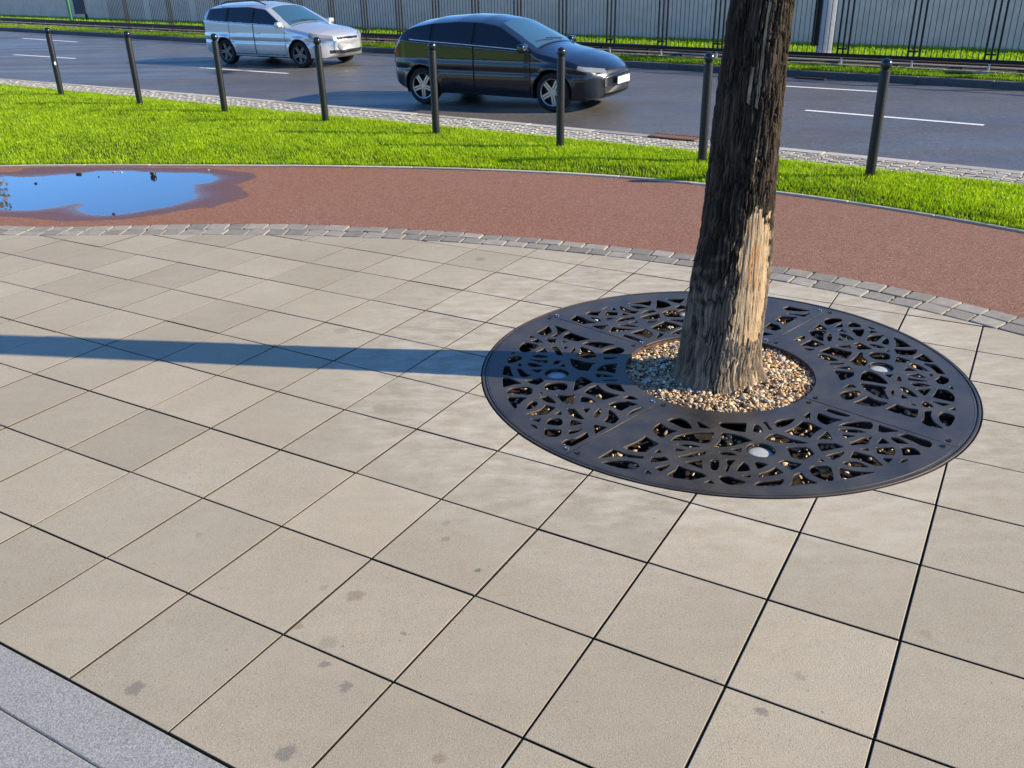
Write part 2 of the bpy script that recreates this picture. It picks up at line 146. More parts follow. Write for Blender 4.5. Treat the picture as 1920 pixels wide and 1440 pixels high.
# ------------------------------------------------------------ materials
class MT:
    def __init__(s, name):
        s.m = bpy.data.materials.new(name); s.m.use_nodes = True
        s.t = s.m.node_tree; s.t.nodes.clear()
        s.out = s.t.nodes.new('ShaderNodeOutputMaterial')
        s.p = s.t.nodes.new('ShaderNodeBsdfPrincipled'); s.t.links.new(s.p.outputs[0], s.out.inputs[0])
    def set(s, sock, v):
        if hasattr(v, 'is_linked') or isinstance(v, bpy.types.NodeSocket): s.t.links.new(v, sock)
        elif isinstance(v, (tuple, list)) and len(v) == 3 and sock.type == 'RGBA': sock.default_value = (*v, 1)
        else: sock.default_value = v
    def n(s, typ, out=0, ins=None, **kw):
        nd = s.t.nodes.new('ShaderNode'+typ)
        for k, v in kw.items(): setattr(nd, k, v)
        for k, v in (ins or {}).items(): s.set(nd.inputs[k], v)
        return nd.outputs[out]
    def pos(s): return s.n('NewGeometry', 0)
    def obj(s): return s.n('TexCoord', 3)
    def attr(s, name, out=2): return s.n('Attribute', out, attribute_name=name)
    def rnd(s): return s.n('ObjectInfo', 5)
    def noise(s, vec, scale, detail=4, rough=.55, out=0, dist=0.0):
        return s.n('TexNoise', out, {'Vector': vec, 'Scale': scale, 'Detail': detail, 'Roughness': rough, 'Distortion': dist})
    def voro(s, vec, scale, out=0, **kw): return s.n('TexVoronoi', out, {'Vector': vec, 'Scale': scale}, **kw)
    def mapr(s, v, a, b, c=0.0, d=1.0, smooth=False):
        return s.n('MapRange', 0, {0: v, 1: a, 2: b, 3: c, 4: d}, interpolation_type='SMOOTHSTEP' if smooth else 'LINEAR')
    def math(s, op, a, b=0.0): return s.n('Math', 0, {0: a, 1: b}, operation=op)
    def mix(s, f, a, b, blend='MIX'):
        nd = s.t.nodes.new('ShaderNodeMix'); nd.data_type = 'RGBA'; nd.blend_type = blend
        s.set(nd.inputs[0], f); s.set(nd.inputs[6], a); s.set(nd.inputs[7], b); return nd.outputs[2]
    def scalevec(s, v, sc): return s.n('Mapping', 0, {'Vector': v, 'Scale': sc})
    def bump(s, h, dist, strength=1.0, normal=None):
        i = {'Height': h, 'Distance': dist, 'Strength': strength}
        if normal is not None: i['Normal'] = normal
        return s.n('Bump', 0, i)
    def P(s, **k):
        mp = dict(col='Base Color', rough='Roughness', metal='Metallic', spec='Specular IOR Level', nrm='Normal', ior='IOR', coat='Coat Weight', coatr='Coat Roughness', emit='Emission Color', emits='Emission Strength', sheen='Sheen Weight', tr='Transmission Weight')
        for a, v in k.items(): s.set(s.p.inputs[mp[a]], v)
        return s.m

def simple(name, col, rough=.5, metal=0., spec=.5, grain=None, var=.15, bumpd=0., coat=0.):
    t = MT(name)
    c = col
    if grain:
        nz = t.noise(t.obj(), grain, 5)
        c = t.mix(t.mapr(nz, .3, .7), tuple(x*(1-var) for x in col), tuple(min(1, x*(1+var)) for x in col))
        if bumpd: t.P(nrm=t.bump(nz, bumpd))
    t.P(col=c, rough=rough, metal=metal, spec=spec, coat=coat)
    if coat: t.P(coatr=.03)
    return t.m

def m_slab():
    t = MT('concrete_slab'); p = t.pos()
    big = t.noise(p, 1.1, 4, .6); mid = t.noise(p, 6, 5, .65); fine = t.noise(p, 160, 3, .7); grit = t.noise(p, 420, 2, .6)
    c = t.mix(t.mapr(big, .35, .68), (.305, .258, .182), (.405, .355, .268))
    c = t.mix(t.mapr(mid, .35, .72, 0, .55), c, (.30, .265, .21))
    c = t.mix(t.mapr(t.noise(p, 28, 5, .7), .42, .72, 0, .5), c, (.265, .22, .155))
    c = t.mix(t.mapr(t.noise(t.scalevec(p, (3.5, 9, 1)), 1, 4, .6), .5, .75, 0, .4), c, (.44, .37, .26))
    c = t.mix(t.mapr(fine, .35, .7, 0, .75), c, (.48, .41, .305))
    c = t.mix(t.mapr(grit, .57, .70, 0, .75), c, (.16, .135, .105))
    c = t.mix(t.mapr(t.noise(p, 75, 2, .5), .70, .74, 0, .7), c, (.13, .11, .09))
    c = t.mix(t.mapr(grit, .33, .24, 0, .35), c, (.72, .66, .55))
    rv = t.mapr(t.rnd(), 0, 1, .90, 1.09)
    c = t.mix(1.0, c, t.n('CombineXYZ', 0, {0: rv, 1: rv, 2: rv}), 'MULTIPLY')
    # worn lime bloom round the grate
    dc = t.n('VectorMath', 1, {0: p, 1: (D['gc'][0]-.2, D['gc'][1]+.25, 0)}, operation='DISTANCE')
    blo = t.math('MULTIPLY', t.mapr(dc, 2.4, 1.3, 0, .6, True), t.mapr(t.noise(t.scalevec(p, (6, 14, 1)), 1, 5, .65), .38, .7))
    c = t.mix(blo, c, (.60, .555, .47))
    # sparse dark specks and old gum / drip stains
    v = t.voro(p, 9, 0); vc = t.n('SeparateColor', 0, {0: t.voro(p, 9, 1)})
    sp = t.math('MULTIPLY', t.mapr(v, .055, .03), t.mapr(vc, .82, .85))
    c = t.mix(t.math('MULTIPLY', sp, .6), c, (.10, .085, .07))
    pd = t.n('VectorMath', 0, {0: p, 1: t.n('VectorMath', 0, {0: t.n('VectorMath', 0, {0: t.noise(p, 45, 4, .6, out=1), 1: (.5, .5, .5)}, operation='SUBTRACT'), 1: (.05, .05, 0)}, operation='MULTIPLY')}, operation='ADD')
    kinds = {0: ((.14, .13, .12), .62), 1: ((.17, .15, .13), .32), 2: ((.17, .125, .08), .45), 3: ((.06, .14, .07), .75)}
    for kd, (sc, amt) in kinds.items():
        acc = None
        for x, y, r, k in D['stains']:
            if k != kd: continue
            dd = t.n('VectorMath', 1, {0: pd, 1: (x, y, 0)}, operation='DISTANCE')
            mm = t.mapr(dd, r, r*.55, 0, amt, True)
            acc = mm if acc is None else t.math('MAXIMUM', acc, mm)
        c = t.mix(acc, c, sc)
    h = t.math('ADD', t.math('MULTIPLY', fine, .6), t.math('MULTIPLY', grit, .5))
    t.P(col=c, rough=t.mapr(mid, .3, .7, .62, .85), spec=.35, nrm=t.bump(h, .0022, .8))
    return t.m

def m_sett(name, a, b, moss=0.):
    t = MT(name); p = t.pos()
    mid = t.noise(p, 14, 4, .6); fine = t.noise(p, 220, 3, .7)
    c = t.mix(t.mapr(mid, .3, .7), a, b)
    c = t.mix(t.mapr(fine, .35, .75, 0, .4), c, tuple(min(1, x*1.5) for x in b))
    rv = t.mapr(t.rnd(), 0, 1, .75, 1.2)
    c = t.mix(1.0, c, t.n('CombineXYZ', 0, {0: rv, 1: rv, 2: rv}), 'MULTIPLY')
    t.P(col=c, rough=.75, spec=.4, nrm=t.bump(t.math('ADD', fine, t.math('MULTIPLY', mid, .6)), .003, .8))
    return t.m

def m_granite():
    t = MT('granite'); p = t.pos(); v = t.n('SeparateColor', 0, {0: t.voro(p, 260, 1)}); big = t.noise(p, 4, 4, .6); fine = t.noise(p, 120, 3, .7)
    c = t.mix(v, (.17, .17, .168), (.40, .395, .385)); c = t.mix(t.mapr(big, .35, .7, 0, .35), c, (.24, .24, .235))
    c = t.mix(t.mapr(fine, .4, .7, 0, .4), c, (.36, .36, .35))
    t.P(col=c, rough=.7, spec=.4, nrm=t.bump(t.math('ADD', fine, v), .003, .8))
    return t.m

def m_joint(name, a, b, sc=120):
    t = MT(name); p = t.pos(); nz = t.noise(p, sc, 4, .7)
    t.P(col=t.mix(t.mapr(nz, .3, .7), a, b), rough=.95, spec=.2, nrm=t.bump(nz, .006))
    return t.m

def m_path():
    t = MT('red_asphalt'); p = t.pos()
    big = t.noise(p, .7, 3, .6); mid = t.noise(p, 9, 4, .6); gr = t.voro(p, 170, 0); grc = t.n('SeparateColor', 0, {0: t.voro(p, 170, 1)})
    fine = t.noise(p, 330, 2, .6)
    xs = t.n('SeparateXYZ', 0, {0: p})
    base = t.mix(t.mapr(xs, -2.2, 2.2), (.285, .102, .050), (.232, .105, .068))
    c = t.mix(t.mapr(mid, .3, .7, 0, .55), base, (.31, .148, .088))
    c = t.mix(t.mapr(big, .35, .7, 0, .45), c, (.28, .142, .092))
    c = t.mix(t.mapr(grc, .6, .95, 0, .6), c, (.48, .31, .235))
    c = t.mix(t.mapr(grc, .3, .05, 0, .75), c, (.10, .04, .032))
    wet = t.attr('wet'); film = t.attr('film')
    c = t.mix(t.math('MULTIPLY', wet, .72), c, (.085, .03, .03))
    rough = t.math('SUBTRACT', .88, t.math('MULTIPLY', wet, .22)); rough = t.math('SUBTRACT', rough, t.math('MULTIPLY', film, .62))
    h = t.math('ADD', t.math('MULTIPLY', gr, -1.0), t.math('MULTIPLY', fine, .5))
    st = t.math('SUBTRACT', 1.0, t.math('MULTIPLY', film, .9))
    t.P(col=c, rough=rough, spec=t.mapr(wet, 0, 1, .3, .8), nrm=t.bump(h, .005, st))
    return t.m

def m_road():
    t = MT('wet_asphalt'); p = t.pos()
    big = t.noise(t.scalevec(p, (.5, .5, 1)), 1.2, 4, .6); v = t.voro(p, 95, 0); vc = t.n('SeparateColor', 0, {0: t.voro(p, 95, 1)}); fine = t.noise(p, 240, 2)
    # wheel-track streaks along the carriageway
    rot = t.n('Mapping', 0, {'Vector': p, 'Rotation': (0, 0, R(40)), 'Scale': (.10, 1.2, 1)})
    trk = t.noise(rot, 1.4, 3, .5)
    c = t.mix(t.mapr(vc, .1, .9), (.062, .055, .050), (.185, .166, .148))
    c = t.mix(t.mapr(vc, .90, .97, 0, .7), c, (.30, .29, .28))
    c = t.mix(t.mapr(big, .35, .7, 0, .5), c, (.05, .047, .046))
    rough = t.mapr(trk, .32, .68, .27, .52)
    h = t.math('ADD', t.math('MULTIPLY', v, -1), t.math('MULTIPLY', fine, .35))
    t.P(col=c, rough=rough, spec=.33, nrm=t.bump(h, .006, .62))
    return t.m

def m_water():
    t = MT('puddle_water')
    t.P(col=(.022, .018, .018), rough=.012, spec=.5, ior=1.6, coat=1.0, coatr=.01, nrm=t.bump(t.noise(t.pos(), 3, 2), .0006))
    return t.m

def m_steel():
    t = MT('dark_coated_steel'); p = t.obj(); pw = t.pos()
    a = t.noise(pw, 5, 5, .65); b = t.noise(pw, 300, 2, .6); sc = t.noise(t.scalevec(pw, (30, 260, 1)), 1, 3, .6)
    c = t.mix(t.mapr(a, .35, .7), (.027, .0245, .022), (.060, .054, .047))
    dust = t.math('MULTIPLY', t.mapr(b, .60, .74), t.mapr(a, .3, .7, .25, 1))
    c = t.mix(t.math('MULTIPLY', dust, .55), c, (.26, .25, .235))
    c = t.mix(t.mapr(sc, .70, .78, 0, .35), c, (.2, .2, .2))
    side = t.n('SeparateXYZ', 2, {0: t.n('NewGeometry', 1)})
    c = t.mix(t.mapr(side, .6, .2, 0, .5), c, (.085, .05, .03))
    t.P(col=c, rough=t.mapr(a, .3, .7, .38, .54), spec=.5, nrm=t.bump(t.noise(pw, 110, 3), .0006))
    return t.m

def m_attrcol(name, rough=.8, spec=.3, bumpsc=None, bumpd=.002, trans=0.0):
    t = MT(name); c = t.attr('col', 0)
    if bumpsc:
        nz = t.noise(t.pos(), bumpsc, 3); c = t.mix(t.mapr(nz, .3, .7, 0, .35), c, t.mix(1.0, c, (.5, .45, .4), 'MULTIPLY')); t.P(nrm=t.bump(nz, bumpd))
    t.P(col=c, rough=rough, spec=spec)
    if trans:
        tl = t.t.nodes.new('ShaderNodeBsdfTranslucent'); t.set(tl.inputs[0], c)
        mx = t.t.nodes.new('ShaderNodeMixShader'); mx.inputs[0].default_value = trans
        t.t.links.new(t.p.outputs[0], mx.inputs[1]); t.t.links.new(tl.outputs[0], mx.inputs[2]); t.t.links.new(mx.outputs[0], t.out.inputs[0])
    return t.m

def m_bark():
    t = MT('bark'); p = t.obj(); fur = t.attr('furrow'); bare = t.attr('bare'); grey = t.attr('grey'); tone = t.attr('tone')
    f1 = t.noise(t.scalevec(p, (70, 70, 11)), 1, 5, .7); f2 = t.noise(t.scalevec(p, (210, 210, 20)), 1, 3, .65); f3 = t.noise(p, 150, 3, .7)
    k = t.math('ADD', t.math('MULTIPLY', tone, .6), t.math('MULTIPLY', t.mapr(f1, .3, .72), .4))
    k2 = t.math('MULTIPLY', k, k)
    bark = t.mix(k2, (.009, .007, .0055), (.155, .112, .074))
    bark = t.mix(t.mapr(f3, .66, .76, 0, .5), bark, (.22, .18, .14))
    greyb = t.mix(k2, (.085, .064, .045), (.37, .285, .20))
    greyb = t.mix(t.mapr(f3, .62, .74, 0, .5), greyb, (.30, .25, .20))
    c = t.mix(grey, bark, greyb)
    c = t.mix(t.mapr(fur, .35, .95, 0, .85), c, (.010, .008, .006))
    wood = t.mix(t.mapr(f1, .28, .72), (.27, .18, .105), (.60, .44, .275))
    wood = t.mix(t.mapr(f2, .30, .48, .6, 0), wood, (.15, .09, .05))
    og = t.attr('orange')
    wood = t.mix(og, wood, (.46, .19, .06))
    wood = t.mix(t.mapr(fur, .3, .9, 0, .85), wood, (.045, .028, .016))
    c = t.mix(t.mapr(bare, .25, .75), c, wood)
    h = t.math('ADD', t.math('MULTIPLY', f1, .7), t.math('ADD', t.math('MULTIPLY', f2, .5), t.math('MULTIPLY', f3, .3)))
    t.P(col=c, rough=.88, spec=.2, nrm=t.bump(h, .007, 1.0))
    return t.m

def m_paint(name, col, metal=0., rough=.35, flake=0.):
    t = MT(name)
    t.P(col=col, metal=metal, rough=rough, spec=.33, coat=1.0, coatr=.04)
    return t.m

MAT = dict(
    slab=m_slab(), path=m_path(), road=m_road(), water=m_water(), steel=m_steel(), bark=m_bark(),
    sett=m_sett('grey_sett', (.19, .168, .14), (.285, .255, .215)),
    cobble=m_sett('granite_sett', (.27, .245, .20), (.40, .36, .30)),
    kerbpale=m_sett('pale_kerb', (.31, .28, .235), (.41, .37, .315)),
    granite=m_granite(),
    kerbdark=m_sett('dark_kerb', (.060, .060, .062), (.105, .10, .10)),
    edging=m_sett('concrete_edging', (.37, .32, .25), (.5, .44, .35)),
    slabedge=m_joint('dimmed_dirty_slab_edge', (.03, .024, .018), (.09, .072, .052)),  # joint dirt, its dark colour also shading the sunlit sides and lower chamfers
    sand=m_joint('joint_sand', (.045, .035, .026), (.13, .105, .075)),
    cobsand=m_joint('cobble_sand', (.11, .09, .06), (.24, .20, .145)),
    soil=m_joint('soil', (.012, .009, .007), (.05, .036, .026), 70),
    thatch=m_joint('lawn_soil', (.018, .032, .006), (.05, .085, .012), 60),
    ballast=m_joint('track_ballast', (.018, .013, .010), (.115, .062, .035), 38),
    gravelstrip=m_joint('pale_gravel', (.16, .15, .14), (.32, .30, .28), 50),
    blade=m_attrcol('grass_blades', .42, .45, trans=.45),
    stone=m_attrcol('gravel_stones', .7, .35, 130, .002),
    leaf=m_attrcol('leaves', .6, .3, trans=.3),
    black=simple('black_paint', (.013, .012, .011), .42, 0, .35, 40, .3, .0004),
    ball=simple('glossy_black_paint', (.012, .013, .018), .16, 0, .6),
    rubber=simple('rubber', (.014, .014, .015), .75, 0, .3, 60, .3),
    dark=simple('dark_plastic', (.012, .012, .013), .5, 0, .4),
    alloy=simple('alloy', (.42, .42, .44), .34, 1, .5),
    chrome=simple('chrome', (.7, .7, .72), .12, 1, .5),
    glass=simple('tinted_glass', (.006, .009, .014), .03, 0, .75),
    lens=simple('headlamp_lens', (.24, .24, .25), .10, .25, .8),
    redlens=simple('red_lens', (.22, .012, .012), .15, 0, .6),
    wscreen=None, alloydark=simple('dark_alloy', (.16, .16, .165), .4, 1, .5), iron=simple('dark_iron', (.03, .028, .026), .6, .3, .4),
    plate=simple('white_plate', (.78, .78, .76), .4),
    silver=m_paint('silver_paint', (.60, .61, .61), .55, .30),
    navy=m_paint('black_blue_paint', (.006, .008, .014), .0, .25),
    white=simple('road_paint', (.72, .71, .69), .6, 0, .4, 25, .2),
    rust=simple('rusty_iron', (.13, .07, .05), .75, .2, .4, 40, .5, .002),
    fence=simple('fence_paint', (.008, .008, .008), .5, 0, .3),
    wallm=simple('grey_render', (.80, .60, .475), .85, 0, .3, 3, .10, .003),
    concrete=simple('pale_concrete', (.56, .56, .54), .8, 0, .3, 9, .12, .002),
    green=simple('green_paint', (.03, .16, .04), .4),
    sign=simple('dark_grey_board', (.055, .06, .07), .5),
    frost=None, moss=None)
t = MT('frosted_glass'); nz = t.noise(t.pos(), 190, 4, .7)
t.P(col=t.mix(t.mapr(nz, .3, .7), (.25, .27, .28), (.55, .57, .57)), rough=.38, spec=.6, nrm=t.bump(nz, .002)); MAT['frost'] = t.m
t = MT('windscreen_glass'); t.P(col=(.05, .13, .19), rough=.03, spec=.7, ior=2.0, metal=.3); MAT['wscreen'] = t.m  # blue base colour and metallic share imitate sky reflected in the windscreen
t = MT('moss'); nz = t.noise(t.pos(), 90, 4, .7)
t.P(col=t.mix(t.mapr(nz, .3, .7), (.10, .085, .012), (.27, .22, .03)), rough=.95, spec=.1, nrm=t.bump(nz, .008)); MAT['moss'] = t.m

# ------------------------------------------------------------ plan curves (world metres)
def fitcurve(pts, deg):
    p = np.array(pts); c = np.polyfit(p[:, 0], p[:, 1], deg); d = np.polyder(c); a, b = p[0, 0], p[-1, 0]
    a, b = min(a, b), max(a, b)
    def f(x):
        x = np.asarray(x, float); xc = np.clip(x, a, b)
        return np.polyval(c, xc)+np.polyval(d, xc)*(x-xc)
    return f
f_far = fitcurve(D['pathfar'], 5)        # path / lawn
f_near = fitcurve(D['pathnear'], 5)      # path / sett border
f_sett = fitcurve(D['settnear'], 5)      # sett border / slabs
f_cn = fitcurve(D['cobnear'], 2)         # lawn / cobbles
f_cf = fitcurve(D['cobfar'], 2)          # cobbles / road
f_kb = fitcurve(D['kerbbot'], 1)         # road / far kerb
f_ll = fitcurve(D['lightline'], 1)       # fence line
f_wall = fitcurve(D['wallbase'], 1)
ZR = -.12
RD = Vector((1, float(f_ll(1)-f_ll(0)), 0)).normalized(); RN = Vector((-RD.y, RD.x, 0))   # along the fence, away from camera
Rw_ = np.array(RW)
def px(P):
    P = np.atleast_2d(np.asarray(P, float)); q = (P-[0, 0, H]) @ Rw_.T
    zz = np.where(q[:, 2] > .05, q[:, 2], 1e-3)
    u = FPX*q[:, 0]/zz+960; v = FPX*q[:, 1]/zz+720
    return u, v, q[:, 2]
def inview(P, mx=160, my=160):
    u, v, dpt = px(P)
    return (dpt > .1) & (u > -mx) & (u < 1920+mx) & (v > -my) & (v < 1440+my)
def curve_pts(f, x0, x1, step):
    """points at even arc length along y=f(x), with tangents"""
    xs = np.linspace(x0, x1, 4000); ys = f(xs); s = np.concatenate([[0], np.cumsum(np.hypot(np.diff(xs), np.diff(ys)))])
    n = int(s[-1]/step); si = (np.arange(n)+.5)*step; X = np.interp(si, s, xs); Y = f(X)
    T = np.stack([np.ones(n), (f(X+.01)-f(X-.01))/.02], 1); T /= np.linalg.norm(T, axis=1)[:, None]
    return np.stack([X, Y], 1), T

def sheet(name, xs, fa, fb, z, mat, nb=2, za=None, zb=None):
    xs = np.asarray(xs); a = fa(xs); b = fb(xs)
    t_ = np.linspace(0, 1, nb)[None, :]
    Y = a[:, None]*(1-t_)+b[:, None]*t_
    X = np.repeat(xs[:, None], nb, 1); Z = np.full_like(Y, z)
    if za is not None: Z = za*(1-t_)+zb*t_+0*Y
    return props(link(name, gridmesh(name, np.stack([X, Y, Z], -1)[:, ::-1][::-1], mat, False)), kind='structure')
# ------------------------------------------------------------ ground sheets
GC = np.array(D['gc']); GR = D['gr']
props(link('ground', mkmesh('ground', [(-900, -300, -.45), (900, -300, -.45), (900, 1200, -.45), (-900, 1200, -.45)], [(0, 1, 2, 3)], MAT['soil'])), kind='structure')
# bed of the slab paving with a round opening for the tree pit
cx, cy = GC
bx_ = np.linspace(-9, 5.4, 120)
outl = [Vector((x, float(f_sett(x))-.002, 0)) for x in bx_]+[Vector((5.4, .2, 0)), Vector((-9, .2, 0))]
hole = [Vector((cx+(GR+.004)*math.cos(a), cy+(GR+.004)*math.sin(a), 0)) for a in np.linspace(0, 2*np.pi, 96, endpoint=False)]
Vb = [(v.x, v.y, -.013) for v in outl+hole]; Fb = tessellate_polygon([outl, hole])
pavement = props(link('pavement', mkmesh('pavement_bed', Vb, Fb, MAT['sand'])), kind='structure')

# ------------------------------------------------------------ slabs
G0, GI, GJ = [np.array(v) for v in D['G']]
OI = {int(k): v for k, v in D['oi'].items()}; OJ = {int(k): v for k, v in D['oj'].items()}; OJ[-2] = -.35
def li(i): return i+OI.get(i, .04 if i < 0 else -.05)
def lj(j): return j+OJ.get(j, -.064 if j < 0 else -.12)
def g2w(i, j): return G0+i*GI+j*GJ
def pip(pt, poly):
    x, y = pt; ins = False; n = len(poly)
    for k in range(n):
        x1, y1 = poly[k]; x2, y2 = poly[(k+1) % n]
        if (y1 > y) != (y2 > y) and x < (x2-x1)*(y-y1)/(y2-y1)+x1: ins = not ins
    return ins
def clip_half(poly, p0, nrm):
    out = []; n = len(poly); dd = [float(np.dot(np.array(p)-p0, nrm)) for p in poly]
    for k in range(n):
        a, b = np.array(poly[k]), np.array(poly[(k+1) % n]); da, db = dd[k], dd[(k+1) % n]
        if da >= 0: out.append(tuple(a))
        if (da >= 0) != (db >= 0): out.append(tuple(a+(b-a)*da/(da-db)))
    return out
def clip_curve(poly, keep, between):
    """drop the part of poly where keep()<0, following the curve between the two crossings"""
    pts = []
    n = len(poly)
    for k in range(n):
        a, b = np.array(poly[k], float), np.array(poly[(k+1) % n], float)
        m_ = max(2, int(np.linalg.norm(b-a)/.012))
        for q in range(m_): pts.append((tuple(a+(b-a)*q/m_), q == 0))
    kv = [keep(p) for p, _ in pts]
    if all(v >= 0 for v in kv): return poly
    if all(v < 0 for v in kv): return None
    N_ = len(pts); st = next(k for k in range(N_) if kv[k] >= 0 and kv[k-1] < 0)
    out = []; k = 0
    def cross(a, b, va, vb):
        a, b = np.array(a), np.array(b); return a+(b-a)*va/(va-vb)
    ent = None
    for q in range(N_+1):
        i = (st+q) % N_; p, corner = pts[i]; v = kv[i]; pi_ = (i-1) % N_
        if v >= 0 and kv[pi_] < 0:
            c_ = cross(pts[pi_][0], p, kv[pi_], v)
            if ent is not None: out += between(ent, c_)[1:-1]
            if q == N_: break
            out.append(tuple(c_))
        if v < 0 and kv[pi_] >= 0:
            ent = cross(pts[pi_][0], p, kv[pi_], v); out.append(tuple(ent))
        if v >= 0 and corner and q < N_: out.append(p)
    return out
def arc_between(rad):
    def f(a, b):
        a0 = math.atan2(a[1]-cy, a[0]-cx); a1 = math.atan2(b[1]-cy, b[0]-cx)
        d = (a1-a0+math.pi) % (2*math.pi)-math.pi; n = max(2, int(abs(d)*rad/.015))
        return [(cx+rad*math.cos(a0+d*k/n), cy+rad*math.sin(a0+d*k/n)) for k in range(n+1)]
    return f
def sett_between(a, b):
    n = max(2, int(abs(b[0]-a[0])/.03)); xs = np.linspace(a[0], b[0], n+1); return [(x, float(f_sett(x))-.004) for x in xs]
def clean(poly, eps=.0025):
    out = []
    for p in poly:
        if not out or math.hypot(p[0]-out[-1][0], p[1]-out[-1][1]) > eps: out.append(p)
    if len(out) > 1 and math.hypot(out[0][0]-out[-1][0], out[0][1]-out[-1][1]) < eps: out.pop()
    return out
def area(poly): return .5*sum(poly[k][0]*poly[(k+1) % len(poly)][1]-poly[(k+1) % len(poly)][0]*poly[k][1] for k in range(len(poly)))
def inset(poly, d):
    n = len(poly); out = []
    for k in range(n):
        p0, p1, p2 = [np.array(poly[q % n]) for q in (k-1, k, k+1)]
        e0 = p1-p0; e1 = p2-p1; e0 = e0/max(1e-9, np.linalg.norm(e0)); e1 = e1/max(1e-9, np.linalg.norm(e1))
        n0 = np.array((-e0[1], e0[0])); n1 = np.array((-e1[1], e1[0])); bis = n0+n1; l = np.linalg.norm(bis)
        bis = bis/l if l > .2 else n0
        out.append(tuple(p1+bis*min(d/max(.35, float(np.dot(bis, n0))), 2.2*d)))
    return out
def prism(poly, layers, mat, name):
    """layers: list of (inset, z) from bottom to top"""
    n = len(poly); V = []; F = []
    for d, z in layers:
        pl = inset(poly, d) if d else poly
        V += [(x, y, z) for x, y in pl]
    for l in range(len(layers)-1):
        for k in range(n): F.append((l*n+k, l*n+(k+1) % n, (l+1)*n+(k+1) % n, (l+1)*n+k))
    F.append(tuple((len(layers)-1)*n+k for k in range(n)))
    return mkmesh(name, V, F, mat)
kf = np.array(D['kerbfront']); kdir = kf[1]-kf[0]; kdir = kdir/np.linalg.norm(kdir); knrm = np.array((-kdir[1], kdir[0]))
if knrm[1] < 0: knrm = -knrm
nsl = 0
for i in range(-14, 12):
    for j in range(-7, 15):
        poly = [tuple(g2w(li(i), lj(j))), tuple(g2w(li(i+1), lj(j))), tuple(g2w(li(i+1), lj(j+1))), tuple(g2w(li(i), lj(j+1)))]
        cen = np.mean(poly, 0)
        if not (inview([[p[0], p[1], 0] for p in poly], 900, 420).any()): continue
        if area(poly) < 0: poly = poly[::-1]
        poly = inset(poly, .0032+random.uniform(-.0006, .0009))
        poly = clip_half(poly, kf[0]+knrm*.004, knrm)
        if len(poly) < 3: continue
        poly = clip_curve(poly, lambda p: float(f_sett(p[0]))-.004-p[1], sett_between)
        if not poly: continue
        poly = clip_curve(poly, lambda p: math.hypot(p[0]-cx, p[1]-cy)-(GR+.010), arc_between(GR+.010))
        if not poly: continue
        poly = clean(poly)
        if len(poly) < 3 or abs(area(poly)) < .0025: continue
        if area(poly) < 0: poly = poly[::-1]
        c0 = np.mean(poly, 0); loc = [(p[0]-c0[0], p[1]-c0[1]) for p in poly]
        ch = random.uniform(.0022, .0036)
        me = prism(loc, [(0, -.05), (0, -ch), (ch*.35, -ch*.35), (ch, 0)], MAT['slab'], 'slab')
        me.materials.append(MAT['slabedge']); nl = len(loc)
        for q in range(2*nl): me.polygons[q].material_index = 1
        o = link('slab', me, pavement)
        o.location = (c0[0], c0[1], random.uniform(-.0012, .0008))
        o.rotation_euler = (R(random.gauss(0, .10)), R(random.gauss(0, .10)), 0)
        nsl += 1
print('slabs', nsl)

# granite kerb at the near left corner
kb = props(link('granite_kerb', mkmesh('granite_kerb_bed', [(-4, .3, -.06), (1.5, .3, -.06), (1.5, 3.6, -.06), (-4, 3.6, -.06)], [(0, 1, 2, 3)], MAT['soil'])), kind='structure')
k2 = np.array(D['kerbfront2']); wk = abs(float(np.dot(k2.mean(0)-kf[0], knrm)))
P0 = kf[0]-knrm*.002
for a0, a1, b0, b1 in ((-2.2, 1.9, 0, wk-.002), (-2.2, 1.9, wk+.002, wk+.42)):
    q = [P0+kdir*a0-knrm*b0, P0+kdir*a1-knrm*b0, P0+kdir*a1-knrm*b1, P0+kdir*a0-knrm*b1]
    q = [tuple(v) for v in q]
    if area(q) < 0: q = q[::-1]
    c0 = np.mean(q, 0); me = prism([(p[0]-c0[0], p[1]-c0[1]) for p in q], [(0, -.08), (0, -.005), (.004, -.002)], MAT['granite'], 'kerb_stone')
    o = link('kerb_stone', me, kb); o.location = (c0[0], c0[1], -.001)

# ------------------------------------------------------------ two rows of setts between slabs and path
sett_border = props(link('sett_border', gridmesh('sett_border_bed', np.stack([np.stack([np.linspace(-8, 5.6, 140), f(np.linspace(-8, 5.6, 140))+d, np.full(140, -.009)], -1) for f, d in ((f_sett, -.012), (f_near, .012))], 1), MAT['sand'], False)), kind='structure')
def block(L, W, hgt, mat, name, jit=.003, rc=.014, base=-.03):
    c = [(-L/2, -W/2), (L/2, -W/2), (L/2, W/2), (-L/2, W/2)]
    c = [(x+random.uniform(-jit, jit), y+random.uniform(-jit, jit)) for x, y in c]
    poly = []
    for k in range(4):
        p = np.array(c[k]); a = np.array(c[k-1])-p; b = np.array(c[(k+1) % 4])-p
        a = a/np.linalg.norm(a); b = b/np.linalg.norm(b)
        poly += [tuple(p+a*rc), tuple(p+(a+b)*rc*.29), tuple(p+b*rc)]
    return prism(poly, [(0, base), (0, hgt-.007), (.003, hgt-.002), (.009, hgt)], mat, name)
setts = [[block(L, .128, .002, MAT['sett'], 'sett') for _ in range(5)] for L in (.150, .164, .178)]
moss_b = BM()
SW = None
